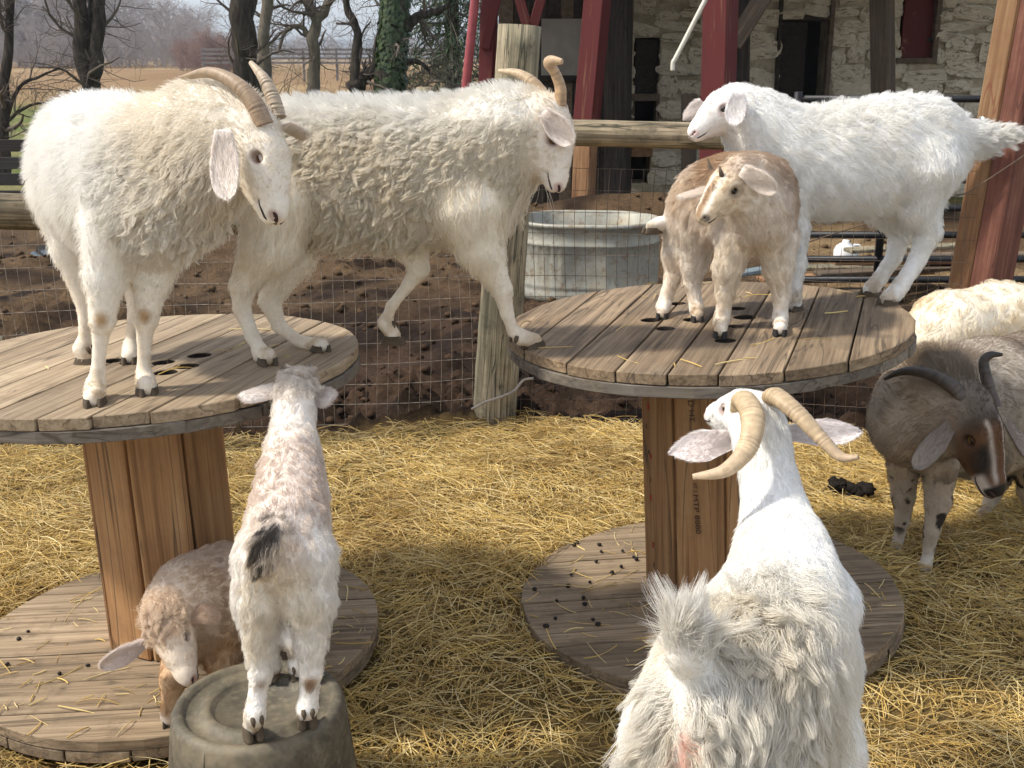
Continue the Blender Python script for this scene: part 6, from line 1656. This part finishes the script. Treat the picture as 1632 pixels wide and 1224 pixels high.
# ---- G: white horned goat in front, from behind
def goat_white_back():
    g = Goat(0.006)
    g.chain(WL([(1118, 1140, 1.70, .112), (1178, 1085, 1.78, .138), (1235, 1005, 1.92, .124), (1250, 935, 2.05, .094), (1246, 882, 2.15, .074), (1238, 848, 2.22, .058)]), .08, 'torso', .03, sign=-1, grav=.5)
    g.chain(WL([(1135, 1225, 1.72, .135), (1205, 1155, 1.84, .148), (1250, 1060, 1.98, .120), (1250, 965, 2.12, .080)]), .08, 'torso', .035, sign=-1, grav=.8)
    g.chain(WL([(1243, 850, 2.2, .060), (1231, 790, 2.27, .046), (1220, 735, 2.32, .042), (1211, 690, 2.36, .045), (1204, 668, 2.38, .048)]), .06, 'neck', .028, sign=-1, grav=.4)
    add_head(g, W(1212, 655, 2.36), W(1132, 650, 2.53), (.14, -.22, .95), 1.12, 1.1, ln=.011)
    # legs reach the ground below the frame
    for (px, py, Y, gx, gy, hind) in ((1080, 1180, 1.74, .02, .06, 1), (1290, 1200, 1.80, .03, .08, 1), (1225, 960, 2.12, 0, .02, 0), (1310, 965, 2.10, .02, .02, 0)):
        a = W(px, py, Y); z = a[2]
        if hind: pts = [(a, .10), (a + np.array([gx, gy, -.22]), .06), (np.array([a[0] + gx, a[1] - .02, .24]), .034), (np.array([a[0] + gx, a[1], .08]), .024), (np.array([a[0] + gx, a[1] + .02, .035]), .024)]
        else: pts = [(a, .08), (np.array([a[0], a[1] + .02, .45]), .05), (np.array([a[0], a[1] + .04, .27]), .034), (np.array([a[0], a[1] + .04, .09]), .024), (np.array([a[0], a[1] + .06, .035]), .024)]
        g.chain(pts, .04, 'leg', (.03, .02, .012, .01), sign=1)
        g.__dict__.setdefault('hf', []).append((pts[-1][0], pts[-1][0] * np.array([1, 1, 0]) + np.array([0, .05, 0.0]), .056))
    g.chain(WL([(1108, 1062, 1.68, .035), (1094, 1042, 1.64, .024), (1086, 1026, 1.62, .012)]), .04, 'tail', .06, sign=1.0)
    def colour(g, V, N):
        c = np.tile(WHITE, (len(V), 1))
        rump = sstep(.45, .15, V[:, 1] - 1.6) * g.tw['torso']
        c = lerp(c, np.array([.85, .80, .70]), rump * .8)
        c = lerp(c, np.array([.89, .86, .80]), g.tw['tail'])
        c = lerp(c, np.array([.87, .85, .82]), g.tw['head'])
        for py in np.linspace(1060, 1230, 14):
            c = spots(c, V, [W(1088 + (py - 1060) * .01, py, 1.585 + (py - 1060) * .00008)], (.74, .44, .36), .004, .016)
        return c
    body = lambda g: g.tw['torso'] + 1.1 * g.tw['neck'] + .3 * g.tw['leg'] + 1.2 * g.tw['head'] + .35 * g.tw['tail']
    seam = W(1088, 1150, 1.60)
    def bare(g):
        s = W(1088, 1140, 1.60)
        return np.exp(-((g.V[:, 0] - s[0]) / .012) ** 2) * (g.V[:, 2] < .74) * (g.V[:, 1] < 1.72)
    fl_r = lambda g: g.flow * .3 + np.sign(g.V[:, :1] - seam[0]) * np.array([[.8, 0, 0]]) * np.exp(-((g.V[:, :1] - seam[0]) / .08) ** 2) + np.array([0, -.1, -.5])
    rumpd = lambda g: (g.tw['torso'] + .6 * g.tw['leg']) * sstep(.42, .06, g.V[:, 1] - 1.6 + .06 * vnoise(g.V, 12, 3)) * sstep(.2, .6, -g.N[:, 1] + .5 * g.N[:, 2]) * (1 - bare(g)) * sstep(W(1350, 1100, 1.8)[0], W(1240, 1100, 1.8)[0], g.V[:, 0])
    hornc = (.50, .37, .22)
    horns = [dict(pts=[W(1180, 660, 2.38), W(1186, 638, 2.34), W(1200, 668, 2.26), W(1190, 715, 2.20), W(1155, 750, 2.17), W(1104, 760, 2.18)], radii=[.024, .027, .026, .021, .015, .006], c_base=(.52, .39, .23), c_tip=(.55, .41, .27), ridges=38, amp=.05, ridge_fade=.85),
             dict(pts=[W(1228, 645, 2.38), W(1236, 632, 2.33), W(1272, 660, 2.27), W(1312, 702, 2.22), W(1340, 728, 2.19), W(1368, 729, 2.17)], radii=[.022, .025, .022, .017, .013, .006], c_base=(.50, .37, .22), c_tip=(.5, .37, .24), ridges=34, amp=.05, ridge_fade=.85)]
    ears = [dict(base=W(1168, 700, 2.37), tip=W(1066, 722, 2.36), face=(-.1, -1, .35), width=.072, col=(.86, .82, .78), incol=(.82, .75, .72), cup=.3, point=.7, fold=.5),
            dict(base=W(1255, 690, 2.37), tip=W(1374, 689, 2.38), face=(.1, -1, .35), width=.062, col=(.86, .82, .78), incol=(.82, .75, .72), cup=.3, point=.7, fold=-.5)]
    coat = [dict(count=52000, dens=lambda g: body(g) * (1 - bare(g)), lift=.16, grav=.3, clump=.4, guides=45, width=.0005, rnd=.12),
            dict(count=20000, dens=rumpd, ln=lambda g: np.full(len(g.V), .045), flow=fl_r, lift=.42, grav=.55, clump=.85, guides=60, wave=.11, wfreq=1.1, width=.00065, rnd=.35),
            dict(count=3600, dens=lambda g: g.tw['tail'] * sstep(.3, .7, g.tw['tail']) * sstep(-.3, .5, g.N[:, 2]), ln=lambda g: np.full(len(g.V), .085), flow=lambda g: np.tile([-.12, -.05, 1.0], (len(g.V), 1)) + .3 * g.N + np.array([[.35, 0, 0]]) * np.sign(vnoise(g.V, 90, 2))[:, None], lift=.05, grav=.05, clump=.8, guides=60, width=.0006, rnd=.16)]
    b = np.mean([h[1] for h in g.hf], 0)
    finish_goat('horned_goat', 'white goat with swept-back ridged horns seen from behind, nearest the camera', g, b, colour, coat, g.hf, 0.62, ears=ears, horns=horns, nose_col=(.6, .42, .38), stain=.4)

# ---- H: dark brown goat at the right edge
def goat_brown():
    g = Goat(0.006)
    g.chain(WL([(1730, 610, 4.35, .17), (1650, 610, 4.18, .185), (1570, 625, 3.98, .185), (1500, 640, 3.80, .165), (1462, 655, 3.70, .14), (1440, 672, 3.64, .11)]), .08, 'torso', .022, sign=-1, grav=.5)
    g.chain(WL([(1640, 680, 4.15, .16), (1560, 685, 3.95, .165), (1485, 690, 3.75, .14)]), .08, 'torso', .022, sign=-1, grav=.6)
    g.chain(WL([(1478, 630, 3.68, .13), (1505, 640, 3.58, .105), (1535, 650, 3.50, .08)]), .07, 'neck', .022, sign=-1, grav=.3)
    g.chain(WL([(1455, 690, 3.62, .11), (1500, 690, 3.54, .085)]), .06, 'neck', .024, sign=-1, grav=.5)
    add_head(g, W(1540, 632, 3.49), W(1597, 785, 3.36), (.42, -.72, .5), 1.04, 1.1, ln=.008)
    leg(g, [(1440, 740, 3.70, .06), (1440, 790, 3.72, .042), (1438, 830, 3.73, .030), (1432, 860, 3.74, .022), (1428, 872, 3.74, .022)], ln=(.015, .01, .008))
    leg(g, [(1497, 740, 3.60, .065), (1495, 800, 3.60, .045), (1485, 845, 3.59, .032), (1478, 890, 3.58, .023), (1474, 902, 3.57, .023)], ln=(.015, .01, .008))
    leg(g, [(1590, 720, 4.05, .10), (1590, 760, 4.08, .055), (1582, 790, 4.08, .036), (1570, 815, 4.06, .026), (1565, 822, 4.05, .025)], ln=(.015, .01, .008))
    leg(g, [(1650, 720, 3.95, .10), (1645, 780, 3.98, .055), (1650, 815, 3.98, .034), (1640, 845, 3.95, .025), (1637, 852, 3.94, .024)], ln=(.015, .01, .008))
    hoofs = [(W(1428, 872, 3.74), G(1424, 886), .05), (W(1474, 902, 3.57), G(1470, 920), .05), (W(1565, 822, 4.05), G(1556, 834), .05), (W(1637, 852, 3.94), G(1630, 862), .05)]
    BR, GREY, BLK = np.array([.095, .055, .032]), np.array([.46, .395, .32]), np.array([.02, .016, .013])
    def colour(g, V, N):
        nz = fbm(V, 7, 3, 9)
        c = lerp(np.tile(GREY, (len(V), 1)), GREY * .7, sstep(-.1, .5, nz))
        c = lerp(c, BR * 1.3, g.tw['torso'] * sstep(.55, .95, N[:, 2] + .3 * nz) * .5)
        c = lerp(c, np.array([.36, .285, .215]), g.tw['neck'] * .75)
        dors = W(1470, 590, 3.7)
        c = lerp(c, BLK, .6 * np.exp(-(((V[:, 2] - .80) / .05) ** 2)) * sstep(3.9, 3.6, V[:, 1]) * (g.tw['torso'] + g.tw['neck']) * sstep(.1, .5, N[:, 2]))
        hx, hy, hz = head_uv(g, V)
        hc = np.tile(np.array([.12, .06, .03]), (len(V), 1))
        hc = lerp(hc, BLK * 1.4, sstep(.45, .2, hx) * sstep(-.05, .06, hz))
        hc = lerp(hc, BLK * 1.5, np.exp(-((np.abs(hy) - .15) / .06) ** 2) * sstep(.45, .55, hx) * sstep(.9, .7, hx) * sstep(-.15, -.05, hz))
        st = np.exp(-((np.abs(hy) - (.115 - .05 * hx)) / .022) ** 2) * sstep(.25, .32, hx) * sstep(.95, .85, hx) * sstep(-.03, .02, hz)
        hc = lerp(hc, np.array([.58, .52, .46]), .7 * st)
        hc = lerp(hc, np.array([.62, .55, .48]), sstep(.74, .82, hx) * sstep(.02, -.06, hz))
        hc = lerp(hc, BLK, sstep(.90, .94, hx) * sstep(-.12, -.09, hz))
        c = lerp(c, hc, g.tw['head'])
        lc = np.tile(np.array([.42, .345, .265]), (len(V), 1))
        lc = lerp(lc, BLK * 1.6, sstep(.12, .30, fbm(V, 22, 3, 12) + .25 * np.sin(V[:, 2] * 38)) * sstep(.42, .3, V[:, 2]))
        lc = lerp(lc, np.array([.60, .53, .44]), sstep(.12, .06, V[:, 2]))
        c = lerp(c, lc, g.tw['leg'] * sstep(.52, .42, V[:, 2]))
        return c
    body = lambda g: g.tw['torso'] + g.tw['neck'] + .7 * g.tw['leg'] + .9 * g.tw['head']
    hc_ = (.10, .08, .065)
    horns = [dict(pts=[W(1540, 648, 3.45), W(1520, 618, 3.47), W(1480, 596, 3.52), W(1440, 592, 3.58), W(1410, 604, 3.64)], radii=[.033, .030, .024, .017, .006], c_base=(.13, .105, .085), c_tip=(.02, .018, .016), ridges=14, amp=.02),
             dict(pts=[W(1585, 648, 3.48), W(1574, 610, 3.50), W(1568, 578, 3.52), W(1578, 566, 3.52), W(1597, 565, 3.52)], radii=[.028, .024, .020, .016, .007], c_base=(.12, .095, .08), c_tip=(.03, .026, .022), ridges=14, amp=.03)]
    ears = [dict(base=W(1520, 672, 3.44), tip=W(1456, 748, 3.40), face=(-.5, -1, 0), width=.070, col=(.26, .20, .155), incol=(.40, .34, .29), cup=.3, root=.5),
            dict(base=W(1600, 672, 3.54), tip=W(1650, 740, 3.62), face=(.8, -.3, 0), width=.07, col=(.28, .23, .19), incol=(.4, .34, .3), cup=.3)]
    coat = [dict(count=38000, dens=body, lift=.2, grav=.25, clump=.45, guides=35, width=.0007, rnd=.22),
            dict(count=2600, dens=lambda g: np.exp(-((g.V[:, 2] - .84) / .06) ** 2) * sstep(3.9, 3.6, g.V[:, 1]) * (g.tw['torso'] + g.tw['neck']) * sstep(.2, .6, g.N[:, 2]), ln=lambda g: np.full(len(g.V), .05), lift=.6, grav=.1, clump=.7, guides=30, width=.0007, rnd=.3)]
    finish_goat('horned_goat', 'dark brown and grey goat with black horns and white face stripes', g, (hoofs[0][1] + hoofs[3][1]) / 2, colour, coat, hoofs, 0.85, ears=ears, horns=horns, iris=(.3, .17, .05), eye_pink=(.07, .04, .028), lid_col=(.10, .055, .03), nose_col=(.02, .016, .014), eye_r=.052, group=None, hoof_col=(.16, .13, .1))

# ---- I: cream goat behind the brown one
def goat_cream_back():
    g = Goat(0.008)
    g.chain(WL([(1478, 548, 4.42, .105), (1510, 530, 4.48, .15), (1590, 520, 4.6, .165), (1680, 520, 4.74, .165), (1750, 530, 4.84, .14)]), .08, 'torso', .04, sign=-1, grav=.6)
    g.chain(WL([(1490, 590, 4.45, .13), (1590, 575, 4.6, .16), (1700, 570, 4.76, .15)]), .08, 'torso', .045, sign=-1, grav=.8)
    g.chain(WL([(1745, 520, 4.84, .12), (1800, 480, 4.92, .085), (1840, 440, 4.98, .07)]), .06, 'neck', .03, sign=-1)
    add_head(g, W(1840, 430, 4.98), W(1925, 470, 5.0), (.3, 0, .95), .95, .95)
    hf = []
    for (px, py, Y) in ((1478, 610, 4.40), (1500, 610, 4.56), (1715, 600, 4.72), (1730, 600, 4.88)):
        a = W(px, py, Y)
        pts = [(a, .10), (np.array([a[0], a[1], .38]), .05), (np.array([a[0] - .02, a[1], .24]), .034), (np.array([a[0], a[1], .08]), .024), (np.array([a[0] + .01, a[1], .035]), .024)]
        g.chain(pts, .04, 'leg', (.03, .015, .01, .01), sign=1)
        hf.append((pts[-1][0], pts[-1][0] * np.array([1, 1, 0]) + np.array([.04, 0, 0]), .055))
    g.chain(WL([(1462, 540, 4.42, .03), (1445, 530, 4.40, .018)]), .04, 'tail', .05, sign=1)
    def colour(g, V, N):
        c = np.tile(CREAM * np.array([1., .98, .93]), (len(V), 1))
        return lerp(c, np.array([.74, .62, .44]), .5 * sstep(.1, .5, fbm(V, 8, 3, 6)))
    coat = [dict(count=26000, lift=.34, grav=.35, clump=.75, guides=40, wave=.05, wfreq=1.2, width=.0009, rnd=.25)]
    ears = [dict(base=W(1850, 445, 4.9), tip=W(1852, 500, 4.88), face=(-.2, -1, 0), width=.07, col=(.84, .76, .66), incol=(.84, .76, .66))]
    finish_goat('woolly_goat', 'cream woolly goat behind the dark brown goat, only its back showing', g, np.mean([h[1] for h in hf], 0), colour, coat, hf, HAIR, ears=ears, horns=())

for _f in (goat_standing_cream, goat_striding_cream, kid_white, kid_tan_on_spool, kid_on_tub, kid_head_down, goat_white_back, goat_brown, goat_cream_back):
    _f()

# ------------------------------------------------------------------ the air
hz_ = bpy.data.materials.new('haze'); hz_.use_nodes = True; ht = hz_.node_tree; ht.nodes.clear()
ho = ht.nodes.new('ShaderNodeOutputMaterial'); hv = ht.nodes.new('ShaderNodeVolumePrincipled')
hv.inputs['Color'].default_value = (.80, .88, 1.0, 1); hv.inputs['Density'].default_value = 0.0005; hv.inputs['Anisotropy'].default_value = 0.3
ht.links.new(hv.outputs[0], ho.inputs['Volume'])
haze = bm_obj('haze', box_bm(bmesh.new(), (0, 1520, 55), (5600, 3200, 138)), hz_); tag(haze, 'pale haze in the air over the whole valley', 'haze', kind='stuff')
